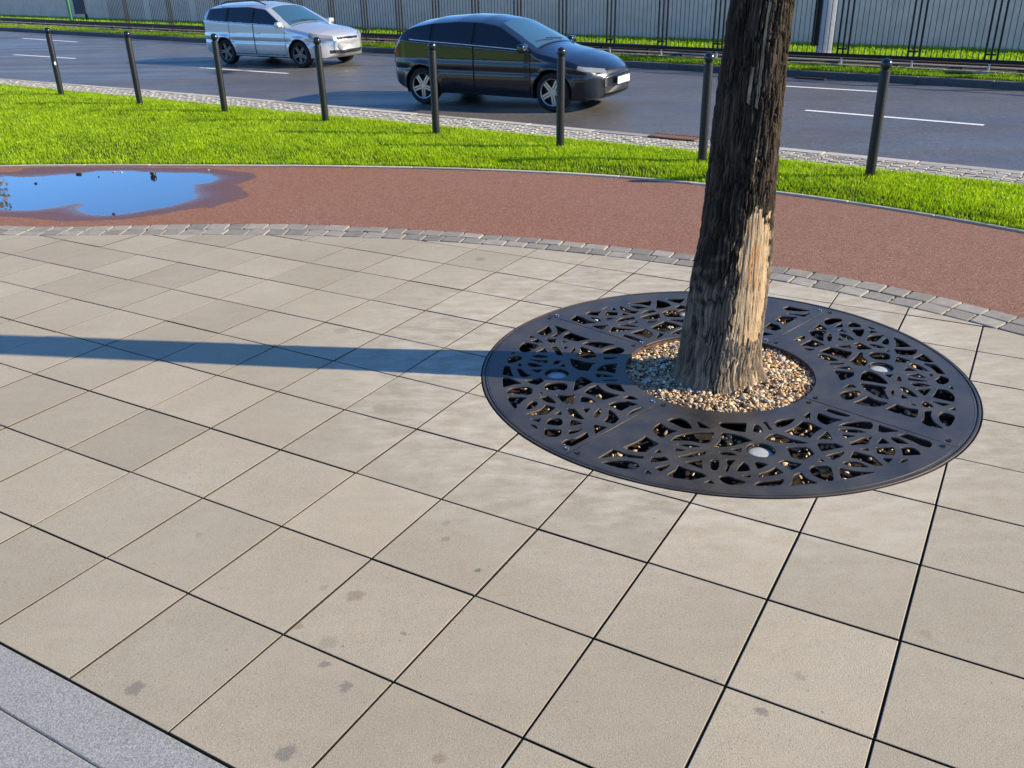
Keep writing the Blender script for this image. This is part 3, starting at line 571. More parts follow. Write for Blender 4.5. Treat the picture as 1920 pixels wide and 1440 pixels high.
for row in range(2):
    fr = lambda x, r=row: f_sett(x)+(f_near(x)-f_sett(x))*(.25+.5*r)
    xs = np.linspace(-7.5, 5.3, 6000); ys = fr(xs); sarc = np.concatenate([[0], np.cumsum(np.hypot(np.diff(xs), np.diff(ys)))])
    s = .05*row
    while s < sarc[-1]-.2:
        k = random.choices((0, 1, 2), (2, 5, 3))[0]; L = (.150, .164, .178)[k]
        x = float(np.interp(s+L/2, sarc, xs)); y = float(fr(x)); tx = Vector((.02, float(fr(x+.01)-fr(x-.01)))).normalized()
        wrow = float(f_near(x)-f_sett(x))*abs(tx[0])/2
        if inview([[x, y, 0]], 900, 260)[0]:
            o = link('sett', random.choice(setts[k]), sett_border)
            o.location = (x, y, random.uniform(-.002, .0025)); o.scale = (1, (wrow-.005)/.128, 1)
            o.rotation_euler = (R(random.gauss(0, .8)), R(random.gauss(0, .8)), math.atan2(tx[1], tx[0])+R(random.gauss(0, .6)))
            if x > 1.6 and random.random() < .62:
                ex = Vector((x, y, 0))+Vector((tx[0], tx[1], 0))*(L/2+.006)
                for q in range(7):
                    off = random.uniform(-.5, .5)*wrow
                    pt = ex+Vector((-tx[1], tx[0], 0))*off+Vector((random.gauss(0, .002), random.gauss(0, .002), random.uniform(-.008, -.002)))
                    bmesh.ops.create_icosphere(moss_b.b, subdivisions=1, radius=random.uniform(.004, .0085), matrix=Matrix.Translation(pt))
        s += L+random.uniform(.005, .009)
props(moss_b.ob('moss', MAT['moss'], None, True), 'yellow green moss growing in the joints of the grey setts', 'moss', kind='stuff')

# ------------------------------------------------------------ red path with its puddle
def smoothpoly(p, n=6):
    p = np.array(p); N_ = len(p); out = []
    for k in range(N_):
        p0, p1, p2, p3 = p[k-1], p[k], p[(k+1) % N_], p[(k+2) % N_]
        for q in range(n):
            t_ = q/n; out.append(.5*((2*p1)+(-p0+p2)*t_+(2*p0-5*p1+4*p2-p3)*t_**2+(-p0+3*p1-3*p2+p3)*t_**3))
    return np.array(out)
def sdist(X, Y, poly):
    """signed distance, positive inside"""
    d = np.full(X.shape, 1e9); ins = np.zeros(X.shape, bool); n = len(poly)
    for k in range(n):
        (x1, y1), (x2, y2) = poly[k], poly[(k+1) % n]
        ex, ey = x2-x1, y2-y1; L2 = ex*ex+ey*ey+1e-12
        t_ = np.clip(((X-x1)*ex+(Y-y1)*ey)/L2, 0, 1)
        d = np.minimum(d, np.hypot(X-x1-t_*ex, Y-y1-t_*ey))
        cond = ((y1 > Y) != (y2 > Y)); xi = ex*(Y-y1)/(ey if abs(ey) > 1e-12 else 1e-12)+x1
        ins ^= cond & (X < xi)
    return np.where(ins, d, -d)
def vnoise(X, Y, sc, seed=0, octv=3):
    """cheap tiled value noise, -1..1"""
    out = 0; amp = 1; tot = 0
    for o_ in range(octv):
        g = np.random.default_rng(seed+o_).uniform(-1, 1, (64, 64)); x = X*sc; y = Y*sc
        xi = np.floor(x).astype(int); yi = np.floor(y).astype(int); fx = x-xi; fy = y-yi; fx = fx*fx*(3-2*fx); fy = fy*fy*(3-2*fy)
        a = g[xi % 64, yi % 64]; b = g[(xi+1) % 64, yi % 64]; c_ = g[xi % 64, (yi+1) % 64]; d_ = g[(xi+1) % 64, (yi+1) % 64]
        out = out+amp*((a*(1-fx)+b*fx)*(1-fy)+(c_*(1-fx)+d_*fx)*fy); tot += amp; amp *= .5; sc *= 2.1
    return out/tot
xs = np.concatenate([np.arange(-9, -7, .1), np.arange(-7, -2.2, .016), np.arange(-2.2, 5.8, .05)])
nb = 190; tt = np.linspace(0, 1, nb)
Xp = np.repeat(xs[:, None], nb, 1); Yp = (f_near(xs)[:, None]*(1-tt)+(f_far(xs)-.004)[:, None]*tt)
wetp = smoothpoly(D['wet'], 5); watp = smoothpoly(D['water'], 5)
near = Xp < -2.1
sw = np.full(Xp.shape, -1.); sa = np.full(Xp.shape, -1.)
sw[near] = sdist(Xp[near], Yp[near], wetp); sa[near] = sdist(Xp[near], Yp[near], watp)
rag = vnoise(Xp, Yp, 9, 3, 4)
swn = sw+rag*.035; san = sa+vnoise(Xp, Yp, 5, 9, 4)*.03
wet = np.clip(swn/.012+.5, 0, 1)
ZW = -.0085
band = np.clip(swn/np.maximum(1e-3, swn-np.minimum(san, -1e-3)), 0, 1)         # 0 at the wet margin, 1 at the waterline
film = np.where(swn > 0, band**2.2, 0)
Zp = -.003+vnoise(Xp, Yp, 38, 21, 2)*.0012
Zin = np.where(san > 0, ZW-np.clip(san*.03, 0, .010), -.003+(ZW+.003)*np.clip(band, 0, 1)**.8)
Zp = np.where(swn > 0, Zin+vnoise(Xp, Yp, 60, 5, 2)*.0011, Zp)
props(link('cycle_path', gridmesh('cycle_path', np.stack([Xp, Yp, Zp], -1), MAT['path'], True, {'wet': wet, 'film': film})), kind='structure')
wv = smoothpoly(D['water'], 4)
cw = wv.mean(0); wv = cw+(wv-cw)*1.06
tri = tessellate_polygon([[Vector((a, b, 0)) for a, b in wv]])
props(link('puddle', mkmesh('puddle', [(a, b, ZW) for a, b in wv], tri, MAT['water'])), kind='structure')
for k, (x, y) in enumerate(D['debris']):
    b = BM(); pale = k in (4, 5, 6)
    bmesh.ops.create_icosphere(b.b, subdivisions=2, radius=.5)
    for v in b.b.verts:
        v.co += v.co.normalized()*mnoise.noise(v.co*3+Vector((k*7, 0, 0)))*.22
        v.co.z *= .6
    sz = (.045, .032, .02, .032, .026, .028, .03)[k]
    o = b.ob('pale_pebble' if pale else 'mud_clod', MAT['kerbpale'] if pale else MAT['soil'], None, True)
    o.scale = (sz*(1.5 if k == 0 else 1), sz, sz); o.location = (x, y, ZW+sz*.12)
    props(o, ['dark mud clod lying in the far edge of the puddle, largest of the dark ones', 'dark mud clod standing alone in the left half of the puddle', 'smallest dark clod in the middle of the blue puddle', 'dark flat clod at the near shore of the puddle', 'pale pebble at the far shore of the puddle, left one of the pair', 'pale pebble at the far shore of the puddle, right one of the pair', 'pale pebble by the lawn edging beyond the right tip of the puddle'][k], 'pebble' if pale else 'mud clod', 'bits lying in and by the puddle')

# thin concrete edging between path and lawn
edging = props(link('path_edging', sheet('path_edging_bed', np.linspace(-9, 6, 150), lambda x: f_far(x)-.01, lambda x: f_far(x)+.07, -.03, MAT['soil']).data), kind='structure')
bpy.data.objects.remove(bpy.data.objects['path_edging_bed'])
pts, tg = curve_pts(f_far, -8.5, 5.6, .75)
for p, t_ in zip(pts, tg):
    # each stone follows the curve over its length
    n = 6; loc = []
    for sgn, off in ((1, 0.0), (-1, .052)):
        for q in (range(n+1) if sgn == 1 else range(n, -1, -1)):
            u = (q/n-.5)*.742; x = p[0]+t_[0]*u; y = float(f_far(x)); d = np.array((1, float(f_far(x+.01)-f_far(x-.01))/.02)); d /= np.linalg.norm(d)
            loc.append((x-d[1]*off-p[0], y+d[0]*off-p[1]))
    if area(loc) < 0: loc = loc[::-1]
    o = link('edging_stone', prism(loc, [(0, -.06), (0, .010), (.004, .014)], MAT['edging'], 'edging_stone'), edging); o.location = (p[0], p[1], random.uniform(-.002, .002))

# ------------------------------------------------------------ lawn
def blades(name, pts, hgt, wid, c1, c2, seed, lean=.6, zf=None):
    g = np.random.default_rng(seed); n = len(pts); x, y = pts[:, 0], pts[:, 1]
    z = np.zeros(n) if zf is None else zf
    nz = vnoise(x, y, 3.5, seed, 3); n2 = vnoise(x, y, 11, seed+40, 2)
    h = hgt*(.6+.65*g.random(n))*(1+.28*nz+.22*n2); a = g.uniform(0, 2*np.pi, n); wv_ = wid*(.7+.6*g.random(n))
    la = g.uniform(0, 2*np.pi, n)*.6+1.4*n2+2.0; ll = h*lean*g.random(n)**.8
    dx, dy = np.cos(a)*wv_/2, np.sin(a)*wv_/2; lx, ly = np.cos(la)*ll, np.sin(la)*ll
    V = np.empty((n, 5, 3))
    V[:, 0] = np.stack([x-dx, y-dy, z-.004], 1); V[:, 1] = np.stack([x+dx, y+dy, z-.004], 1)
    V[:, 2] = np.stack([x+dx*.8+lx*.35, y+dy*.8+ly*.35, z+h*.58], 1); V[:, 3] = np.stack([x-dx*.8+lx*.35, y-dy*.8+ly*.35, z+h*.58], 1)
    V[:, 4] = np.stack([x+lx, y+ly, z+h*(1-.25*(ll/h)**2)], 1)
    b = (np.arange(n)*5)[:, None]
    idx = np.concatenate([b+[0, 1, 2, 3], b+[3, 2, 4]], 1).ravel(); sizes = np.tile([4, 3], n)
    k = np.clip(.5+.35*nz+.25*n2+g.normal(0, .22, n), 0, 1)[:, None]
    col = np.array(c1)*(1-k)+np.array(c2)*k
    dry = g.random(n) < .03; col[dry] = (.26, .21, .06)
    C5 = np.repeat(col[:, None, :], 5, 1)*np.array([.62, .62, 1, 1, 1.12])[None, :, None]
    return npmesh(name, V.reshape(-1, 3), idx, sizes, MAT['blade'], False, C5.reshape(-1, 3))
xs = np.linspace(-14, 7.5, 130)
def lawn_z(x, y):
    q = np.clip((y-f_far(x)-.05)/np.maximum(.2, f_cn(x)-f_far(x)-.05), 0, 1); a = np.clip(q/.22, 0, 1); b = np.clip((1-q)/.10, 0, 1)
    return .004+.048*a*a*(3-2*a)*b*b*(3-2*b)+.012*vnoise(x, y, 1.1, 61, 2)*a*b
Xl = np.repeat(xs[:, None], 40, 1); Yl = (f_far(xs)+.05)[:, None]*(1-np.linspace(0, 1, 40))+(f_cn(xs)+.01)[:, None]*np.linspace(0, 1, 40)
props(link('lawn', gridmesh('lawn', np.stack([Xl, Yl, lawn_z(Xl, Yl)], -1), MAT['thatch'], True)), kind='structure')
N_ = 480000
gx = rng.uniform(-12.5, 7.6, N_); ga, gb = f_far(gx)+.062, f_cn(gx)+.03; gy = ga+(gb-ga)*rng.random(N_)
ok = inview(np.stack([gx, gy, 0*gx+.03], 1), 560, 120); dist = np.hypot(gx, gy)
dens = 6800*np.clip(9.0/dist, .35, 1.25)**1.3; have = N_/(20.1*np.maximum(.05, gb-ga)) if True else 0
keepp = np.clip(dens/have, 0, 1)
patch = vnoise(gx, gy, 1.6, 77, 3)
keepp *= np.where(patch < -.38, .55, 1)
ok &= rng.random(N_) < keepp
P2 = np.stack([gx, gy], 1)[ok]; print('blades', len(P2))
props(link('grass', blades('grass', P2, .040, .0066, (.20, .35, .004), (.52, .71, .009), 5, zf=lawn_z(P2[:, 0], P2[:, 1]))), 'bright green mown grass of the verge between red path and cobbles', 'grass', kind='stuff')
# ragged tufts hanging over the cobble edge
gx = rng.uniform(-10, 5.4, 9000); gy = f_cn(gx)+rng.normal(.02, .035, 9000)
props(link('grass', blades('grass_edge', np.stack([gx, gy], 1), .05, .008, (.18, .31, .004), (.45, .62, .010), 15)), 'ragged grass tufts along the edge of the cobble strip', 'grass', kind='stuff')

# ------------------------------------------------------------ cobble strip with a flat pale kerb
cobw = .84
cobble_strip = sheet('cobble_strip', np.linspace(-15, 8, 120), lambda x: f_cn(x)-.03, lambda x: f_cf(x)+.01, -.007, MAT['cobsand'])
cc = [block(.112, .070, .002, MAT['cobble'], 'cobble', .005, .013, -.012) for _ in range(14)]
cand = []
nrow = 8
for r_i in range(nrow):
    frr = lambda x, q=(r_i+.5)/nrow*.80: f_cn(x)+(f_cf(x)-f_cn(x))*q
    pts, tg = curve_pts(frr, -13, 6.5, .121)
    for k, (p, t_) in enumerate(zip(pts, tg)):
        sh = (.060 if r_i % 2 else 0)+random.uniform(-.006, .006)
        q = p+t_*sh
        if inview([[q[0], q[1], 0]], 120, 60)[0]: cand.append((math.hypot(*q), q, math.atan2(t_[1], t_[0])))
cand.sort(key=lambda c: c[0])
far_v = []; far_f = []
for n_, (d_, q, a_) in enumerate(cand):
    me = random.choice(cc); rz = a_+R(random.gauss(0, 3)); tx, ty = R(random.gauss(0, 1.5)), R(random.gauss(0, 1.5)); zz = random.uniform(-.004, .004)
    if n_ < 296:
        o = link('cobble', me, cobble_strip); o.location = (q[0], q[1], zz); o.rotation_euler = (tx, ty, rz)
    else:
        mm = Matrix.Translation((q[0], q[1], zz)) @ Matrix.Rotation(rz, 4, 'Z'); b0 = len(far_v)
        far_v += [mm @ v.co for v in me.vertices]; far_f += [[b0+i for i in p.vertices] for p in me.polygons]
props(link('far_cobbles', mkmesh('far_cobbles', far_v, far_f, MAT['cobble']), cobble_strip), kind='stuff')
print('cobbles', len(cand))
# flat kerb stones on the road side
near_kerb = sheet('near_kerb', np.linspace(-15, 8, 60), lambda x: f_cn(x)+(f_cf(x)-f_cn(x))*.82, lambda x: f_cf(x)-.02, -.03, MAT['soil'])
pts, tg = curve_pts(f_cf, -14, 7.5, 1.0)
for p, t_ in zip(pts, tg):
    wd = .165; nn = np.array((-t_[1], t_[0]))
    if nn[1] < 0: nn = -nn
    q = [p-t_*.497-nn*wd, p+t_*.497-nn*wd, p+t_*.497, p-t_*.497]
    q = [tuple(v-p) for v in q]
    if area(q) < 0: q = q[::-1]
    o = link('kerb_stone', prism(q, [(0, -.25), (0, -.012), (.010, 0)], MAT['kerbpale'], 'kerb_stone'), near_kerb); o.location = (p[0], p[1], random.uniform(-.002, .002))

# ------------------------------------------------------------ road and far kerb
xs = np.linspace(-40, 22, 80)
road = sheet('road', xs, f_cf, lambda x: f_kb(x)+.02, ZR, MAT['road'])
LD = Vector(D['lanenear'][5]+[0])-Vector(D['lanenear'][4]+[0])
def dash(p, q, wd=.11):
    p, q = Vector((*p, ZR+.004)), Vector((*q, ZR+.004)); d = (q-p).normalized(); n_ = Vector((-d.y, d.x, 0))*wd/2
    n = max(2, int((q-p).length/.2)); V = []; F = []
    for k in range(n+1):
        c_ = p+(q-p)*k/n; j = random.uniform(-.004, .004); V += [c_-n_*(1+j*8), c_+n_*(1+j*8)]
    F = [(2*k, 2*k+2, 2*k+3, 2*k+1) for k in range(n)]
    link('lane_marking', mkmesh('lane_marking', V, F, MAT['white']), road)
ln = [np.array(v) for v in D['lanenear']]; lf = [np.array(v) for v in D['lanefar']]
e0 = (ln[1]-ln[0])/np.linalg.norm(ln[1]-ln[0])
dash(ln[1]-e0*2.9, ln[1]); dash(ln[2], ln[3]); dash(ln[4], ln[5])
dash((-.9, 17.95), (.75, 16.9))
dash((8.3, 10.6), (10.1, 9.0))
e1 = (lf[3]-lf[2])/np.linalg.norm(lf[3]-lf[2])
dash(lf[0], lf[1]); dash(lf[3]-e1*2.6, lf[3]); dash(lf[0]-e0*7.4, lf[0]-e0*4.4); dash((8.9, 13.8), (10.9, 12.1))
far_kerb = props(link('far_kerb', sheet('far_kerb_bed', xs, lambda x: f_kb(x)+.015, lambda x: f_kb(x)+.2, -.03, MAT['soil']).data), kind='structure')
bpy.data.objects.remove(bpy.data.objects['far_kerb_bed'])
pts, tg = curve_pts(f_kb, -36, 16, 1.25)
kst = prism([(-.622, 0), (.622, 0), (.622, .18), (-.622, .18)], [(0, -.3), (0, -.018), (.008, -.005), (.018, 0)], MAT['kerbdark'], 'kerb_stone')
for p, t_ in zip(pts, tg):
    o = link('kerb_stone', kst, far_kerb); o.location = (p[0], p[1], random.uniform(-.002, .003)); o.rotation_euler = (0, 0, math.atan2(t_[1], t_[0]))
# far verge up to the fence
sheet('far_verge', xs, lambda x: f_kb(x)+.2, lambda x: f_ll(x)+.02, 0, MAT['thatch'], 2, -.004, .0)
sheet('track_bed', xs, lambda x: f_ll(x)+.02, lambda x: f_ll(x)+2.05, -.05, MAT['ballast'])
bank_z = .02
sheet('gravel_path', xs, lambda x: f_ll(x)+2.05, lambda x: f_ll(x)+2.5, -.02, MAT['gravelstrip'])
sheet('far_lawn', xs, lambda x: f_ll(x)+2.5, lambda x: f_wall(x)+.6, 0, MAT['thatch'])
sheet('field', xs, lambda x: f_wall(x)+.5, lambda x: f_wall(x)+260, -.03, MAT['thatch'])
N_ = 120000
gx = rng.uniform(-24, 11, N_); ga, gb = f_kb(gx)+.2, f_ll(gx)-.03; gy = ga+(gb-ga)*rng.random(N_)
ok = inview(np.stack([gx, gy, 0*gx], 1), 80, 40) & (rng.random(N_) < np.clip(18/np.hypot(gx, gy), 0, 1)**1.6*.9)
ok &= vnoise(gx, gy, 1.1, 33, 2) > -.55
props(link('grass', blades('grass_far_verge', np.stack([gx, gy], 1)[ok], .052, .013, (.13, .24, .005), (.32, .50, .010), 25)), 'narrow strip of grass between the dark kerb and the fence', 'grass', kind='stuff')
N_ = 90000
gx = rng.uniform(-30, 13, N_); ga, gb = f_ll(gx)+2.5, f_wall(gx)-.02; gy = ga+(gb-ga)*rng.random(N_)
ok = inview(np.stack([gx, gy, 0*gx], 1), 80, 60) & (rng.random(N_) < np.clip(20/np.hypot(gx, gy), 0, 1)**1.5)
props(link('grass', blades('grass_by_wall', np.stack([gx, gy], 1)[ok], .075, .017, (.20, .38, .005), (.44, .66, .012), 35)), 'bright grass strip at the foot of the grey wall', 'grass', kind='stuff')
# ------------------------------------------------------------ tree pit, grate, gravel
PZ = -.065
pit_n = 48
Vp = [(cx+(GR+.006)*r*math.cos(a), cy+(GR+.006)*r*math.sin(a), PZ) for r in (1.0,) for a in np.linspace(0, 2*np.pi, pit_n, endpoint=False)]
props(link('tree_pit_soil', mkmesh('tree_pit_soil', Vp, [list(range(pit_n))], MAT['soil'])), kind='structure')

def ico_variants(n, sub=1, amp=.5):
    out = []
    for k in range(n):
        b = bmesh.new(); bmesh.ops.create_icosphere(b, subdivisions=sub, radius=1.0)
        sx, sy, sz = random.uniform(.9, 1.6), random.uniform(.6, 1.0), random.uniform(.45, .8)
        for v in b.verts:
            v.co += v.co.normalized()*mnoise.noise(v.co*1.6+Vector((k*9.1, 0, 0)))*amp
            v.co.x *= sx; v.co.y *= sy; v.co.z *= sz
        b.verts.index_update()
        out.append((np.array([v.co[:] for v in b.verts]), np.array([[v.index for v in f.verts] for f in b.faces]))); b.free()
    return out
ICO = ico_variants(8)
PAL = np.array([(.74, .64, .47), (.60, .47, .30), (.80, .74, .64), (.46, .28, .14), (.36, .30, .25), (.66, .38, .16), (.24, .18, .13), (.76, .58, .36), (.50, .46, .42), (.22, .13, .08)])
PW = np.array([.20, .17, .11, .10, .11, .06, .07, .09, .06, .03]); PW /= PW.sum()
def stones(name, pts, sizes, seed):
    g = np.random.default_rng(seed); Vs = []; Fs = []; Cs = []; base = 0
    for p, s_ in zip(pts, sizes):
        v, f = ICO[g.integers(8)]; a = g.uniform(0, 6.28); b = g.normal(0, .5); ca, sa_, cb, sb = math.cos(a), math.sin(a), math.cos(b), math.sin(b)
        Rz = np.array([[ca, -sa_, 0], [sa_, ca, 0], [0, 0, 1]]) @ np.array([[1, 0, 0], [0, cb, -sb], [0, sb, cb]])
        Vs.append((v*s_) @ Rz.T+p); Fs.append(f+base); base += len(v)
        Cs.append(np.tile(np.clip(PAL[g.choice(len(PAL), p=PW)]*np.array((1.03, .95, .84))*g.uniform(.65, 1.15), 0, .85), (len(v), 1)))
    V = np.concatenate(Vs); F = np.concatenate(Fs)
    return npmesh(name, V, F.ravel(), np.full(len(F), 3), MAT['stone'], True, np.concatenate(Cs))
TX, TY = D['ci']; RI = .497
NG = 7600
rr = RI*np.sqrt(rng.random(NG))*1.0; aa = rng.uniform(0, 2*np.pi, NG)
gx, gy = cx+rr*np.cos(aa), cy+rr*np.sin(aa)
dt = np.hypot(gx-TX, gy-TY)
gz = -.032+.030*np.clip(1-(dt-.2)/.3, 0, 1)+.010*vnoise(gx, gy, 9, 91, 2)+rng.uniform(-.014, .010, NG)
okk = dt > .17
props(link('gravel', stones('gravel', np.stack([gx, gy, gz], 1)[okk], rng.lognormal(math.log(.0070), .40, NG)[okk].clip(.004, .024), 3)), 'pale tan and brown gravel heaped round the foot of the trunk', 'gravel', kind='stuff')
# mound under the gravel
na, nr = 40, 8
Pm = np.zeros((nr, na, 3))
for k in range(nr):
    r = RI*1.03*k/(nr-1)
    for q in range(na):
        a = 2*math.pi*q/na; x, y = cx+r*math.cos(a), cy+r*math.sin(a); d_ = math.hypot(x-TX, y-TY)
        Pm[k, q] = (x, y, -.048+.030*min(1, max(0, 1-(d_-.2)/.3)) if k < nr-1 else PZ)
props(link('gravel_bed', gridmesh('gravel_bed', Pm, MAT['ballast'], True, wrap=True)), kind='structure')
NG = 3800
rr = np.sqrt(rng.uniform(.50**2, 1.24**2, NG)); aa = rng.uniform(0, 2*np.pi, NG); gx, gy = cx+rr*np.cos(aa), cy+rr*np.sin(aa)
cl = vnoise(gx, gy, 5, 51, 3); okk = rng.random(NG) < np.clip(.62+1.6*cl, .2, 1)
gz = PZ+.008+.022*np.clip(cl+.3, 0, 1)+rng.uniform(0, .008, NG)
props(link('gravel', stones('pit_gravel', np.stack([gx, gy, gz], 1)[okk], rng.lognormal(math.log(.0085), .4, NG)[okk].clip(.004, .026), 4)), 'gravel and soil showing through the holes of the tree grate', 'gravel', kind='stuff')

grate = empty('tree_grate', (cx, cy, 0), label='round black steel tree grate with leafy cut out pattern round the trunk', cat='tree grate')
RO = GR-.026
def poly_spline(cu, pts):
    s = cu.splines.new('POLY'); s.points.add(len(pts)-1)
    for p, q in zip(s.points, pts): p.co = (q[0], q[1], 0, 1)
    s.use_cyclic_u = True
def chaikin(p, k, n):
    p = np.array(p, float)
    for _ in range(n):
        q = np.roll(p, -1, 0); p = np.stack([p*(1-k)+q*k, p*k+q*(1-k)], 1).reshape(-1, 2)
    return p
def catmull_sharp(p):
    """curve the long gentle sides, keep the sharp corners"""
    n = len(p); out = []
    def ang(k):
        a = p[k]-p[k-1]; b = p[(k+1) % n]-p[k]; a = a/(np.linalg.norm(a)+1e-9); b = b/(np.linalg.norm(b)+1e-9)
        return math.degrees(math.acos(max(-1, min(1, float(a@b)))))
    an = [ang(k) for k in range(n)]
    for k in range(n):
        p1, p2 = p[k], p[(k+1) % n]; L = np.linalg.norm(p2-p1)
        t1 = (p[(k+1) % n]-p[k-1]) if an[k] < 42 else (p2-p1); t2 = (p[(k+2) % n]-p1) if an[(k+1) % n] < 42 else (p2-p1)
        t1 = t1/(np.linalg.norm(t1)+1e-9)*L; t2 = t2/(np.linalg.norm(t2)+1e-9)*L
        for q in range(4):
            t_ = q/4; h = (2*t_**3-3*t_**2+1, t_**3-2*t_**2+t_, -2*t_**3+3*t_**2, t_**3-t_**2)
            out.append(h[0]*p1+h[1]*t1+h[2]*p2+h[3]*t2)
    return np.array(out)
def grow(p, d):
    n = len(p); ar = .5*sum(p[k][0]*p[(k+1) % n][1]-p[(k+1) % n][0]*p[k][1] for k in range(n))
    q = [tuple(v) for v in (p if ar > 0 else p[::-1])]
    return np.array(inset(q, -d))
UP = .868; UR = .0655
deps = None
for pl in range(4):
    a0 = math.radians(-45+90*pl); g_ = .0035
    cu = bpy.data.curves.new('grate_plate', 'CURVE'); cu.dimensions = '2D'; cu.fill_mode = 'BOTH'; cu.extrude = .0045; cu.bevel_depth = .0007; cu.bevel_resolution = 0
    out = []
    for k in range(41):
        a = a0+math.asin(g_/RO)+(math.pi/2-2*math.asin(g_/RO))*k/40; out.append((RO*math.cos(a), RO*math.sin(a)))
    for k in range(25):
        a = a0+math.pi/2-math.asin(g_/RI)-(math.pi/2-2*math.asin(g_/RI))*k/24; out.append((RI*math.cos(a), RI*math.sin(a)))
    poly_spline(cu, out)
    uc = np.array((UP*math.cos(math.radians(90*pl)), UP*math.sin(math.radians(90*pl))))
    poly_spline(cu, [uc+UR*np.array((math.cos(a), math.sin(a))) for a in np.linspace(0, 2*np.pi, 40, endpoint=False)])
    for h in D['holes'][str(pl)]:
        p = np.array(h[1:], float).reshape(-1, 2)/1000
        cc_ = p.mean(0)
        if np.linalg.norm(cc_-uc) < UR+.012: continue
        # holes keep clear of the lamp opening and of the plate joints
        d = np.linalg.norm(p-uc, axis=1); bad = d < UR+.012
        p[bad] = uc+(p[bad]-uc)*((UR+.012)/d[bad])[:, None]
        for sgn in (0, 1):
            aj = a0+sgn*math.pi/2; nj = np.array((-math.sin(aj), math.cos(aj)))*(1 if sgn == 0 else -1); dj = p@nj
            p = p+np.maximum(0, .03-dj)[:, None]*nj
        p = chaikin(p, .25, 2) if h[0] else chaikin(catmull_sharp(p), .15, 1)
        p = grow(p, .0016)
        poly_spline(cu, p)
    tmp = bpy.data.objects.new('tmp', cu); COL.objects.link(tmp); bpy.context.view_layer.update()
    me = bpy.data.meshes.new_from_object(tmp.evaluated_get(bpy.context.evaluated_depsgraph_get())); me.name = 'grate_plate'
    bpy.data.objects.remove(tmp); me.materials.clear(); me.materials.append(MAT['steel'])
    o = link('grate_plate', me, grate); o.location = (0, 0, -.004+random.uniform(-.0008, .0008))
    # bolts at the joints
    for sgn, aj in ((1, a0), (-1, a0+math.pi/2)):
        for rb in (RI+.045, RO-.045):
            bx, by = rb*math.cos(aj)-sgn*math.sin(aj)*.034, rb*math.sin(aj)+sgn*math.cos(aj)*.034
            b = BM().lathe([(.0125, 0), (.0125, .0022), (.0105, .0032), (.007, .0032), (.0062, .0012), (.0001, .0010)], 14)
            bo = b.ob('bolt', MAT['alloy'] if pl in (1,) or (pl == 2 and sgn < 0) else MAT['dark'], o, angle=40); bo.location = (bx, by, .0062)
# outer angle frame with its groove, inner collar
fr = BM()
fr.lathe([(GR-.024, -.02), (GR-.024, .0005), (GR-.0165, .0012), (GR-.0150, .0005), (GR-.0148, -.008), (GR-.0085, -.008), (GR-.0083, .002), (GR-.007, .0032), (GR+.002, .0032), (GR+.0035, .002), (GR+.0035, -.07)], 160, cap=False)
fr.ob('outer_frame', MAT['steel'], grate, angle=35)
fr = BM(); fr.lathe([(RI-.001, -.060), (RI-.001, -.013), (RI+.004, -.013), (RI+.004, -.060)], 96, cap=False)
fr.ob('inner_collar', MAT['rust'], grate, angle=35)
# support ribs under the joints
for k in range(4):
    a = math.radians(45+90*k); b = BM().box(((RI+RO)/2, 0, -.035), (RO-RI-.01, .03, .044), None)
    o = b.ob('support_rib', MAT['steel'], grate); o.rotation_euler = (0, 0, a)
UL = {0: 'round frosted glass uplight in the right plate of the grate', 1: 'round frosted glass uplight in the rear plate behind the trunk', 2: 'round glass uplight lying in the shadow of the trunk in the left plate', 3: 'round frosted glass uplight in the front plate nearest to the viewer'}
for k in range(4):
    a = math.radians(90*k); t = empty('uplight', (cx+UP*math.cos(a), cy+UP*math.sin(a), 0), label=UL[k], cat='ground light', group='uplights set into the tree grate')
    BM().lathe([(UR-.002, -.06), (UR-.002, -.0125), (UR-.0065, -.0115), (UR-.008, -.016)], 40, cap=False).ob('housing', MAT['dark'], t, angle=40)
    BM().lathe([(UR-.008, -.030), (UR-.008, -.0205), (UR-.012, -.0165), (UR*.5, -.0140), (.001, -.0132)], 40).ob('glass', MAT['frost'], t, smooth=True)
# a few dry leaves caught in the pit
for k, (x, y) in enumerate([(1.33, 3.43), (.27, 3.93), (2.02, 3.72), (.52, 3.40), (1.93, 4.55)]):
    V = []; F = []; n = 8
    for q in range(n+1):
        u = q/n; wd = .018*math.sin(math.pi*min(1, u*1.02))**.8; cz = .012*math.sin(u*3+k)
        V += [(u*.06-.03, -wd, cz+.008), (u*.06-.03, 0, cz), (u*.06-.03, wd, cz+.007)]
    for q in range(n): F += [(3*q, 3*q+3, 3*q+4, 3*q+1), (3*q+1, 3*q+4, 3*q+5, 3*q+2)]
    me = mkmesh('fallen_leaf', V, F, MAT['leaf'], True)
    at = me.attributes.new('col', 'FLOAT_COLOR', 'POINT'); c_ = [(.42, .17, .03), (.35, .13, .03), (.40, .20, .05), (.30, .14, .04), (.36, .15, .03)][k]
    at.data.foreach_set('color', np.tile((*c_, 1), len(V)).astype(np.float32))
    o = link('fallen_leaf', me); o.location = (x, y, PZ+.035); o.rotation_euler = (random.uniform(-.5, .5), random.uniform(-.5, .5), k*1.9)
    props(o, ['orange dry leaf under the front plate right of the gravel', 'dry leaf under the left plate below its lamp', 'brown leaf under the right half of the front plate', 'dry leaf under the left half of the front plate', 'brown leaf under the right plate near its lamp'][k], 'leaf', 'dry leaves fallen through the tree grate')

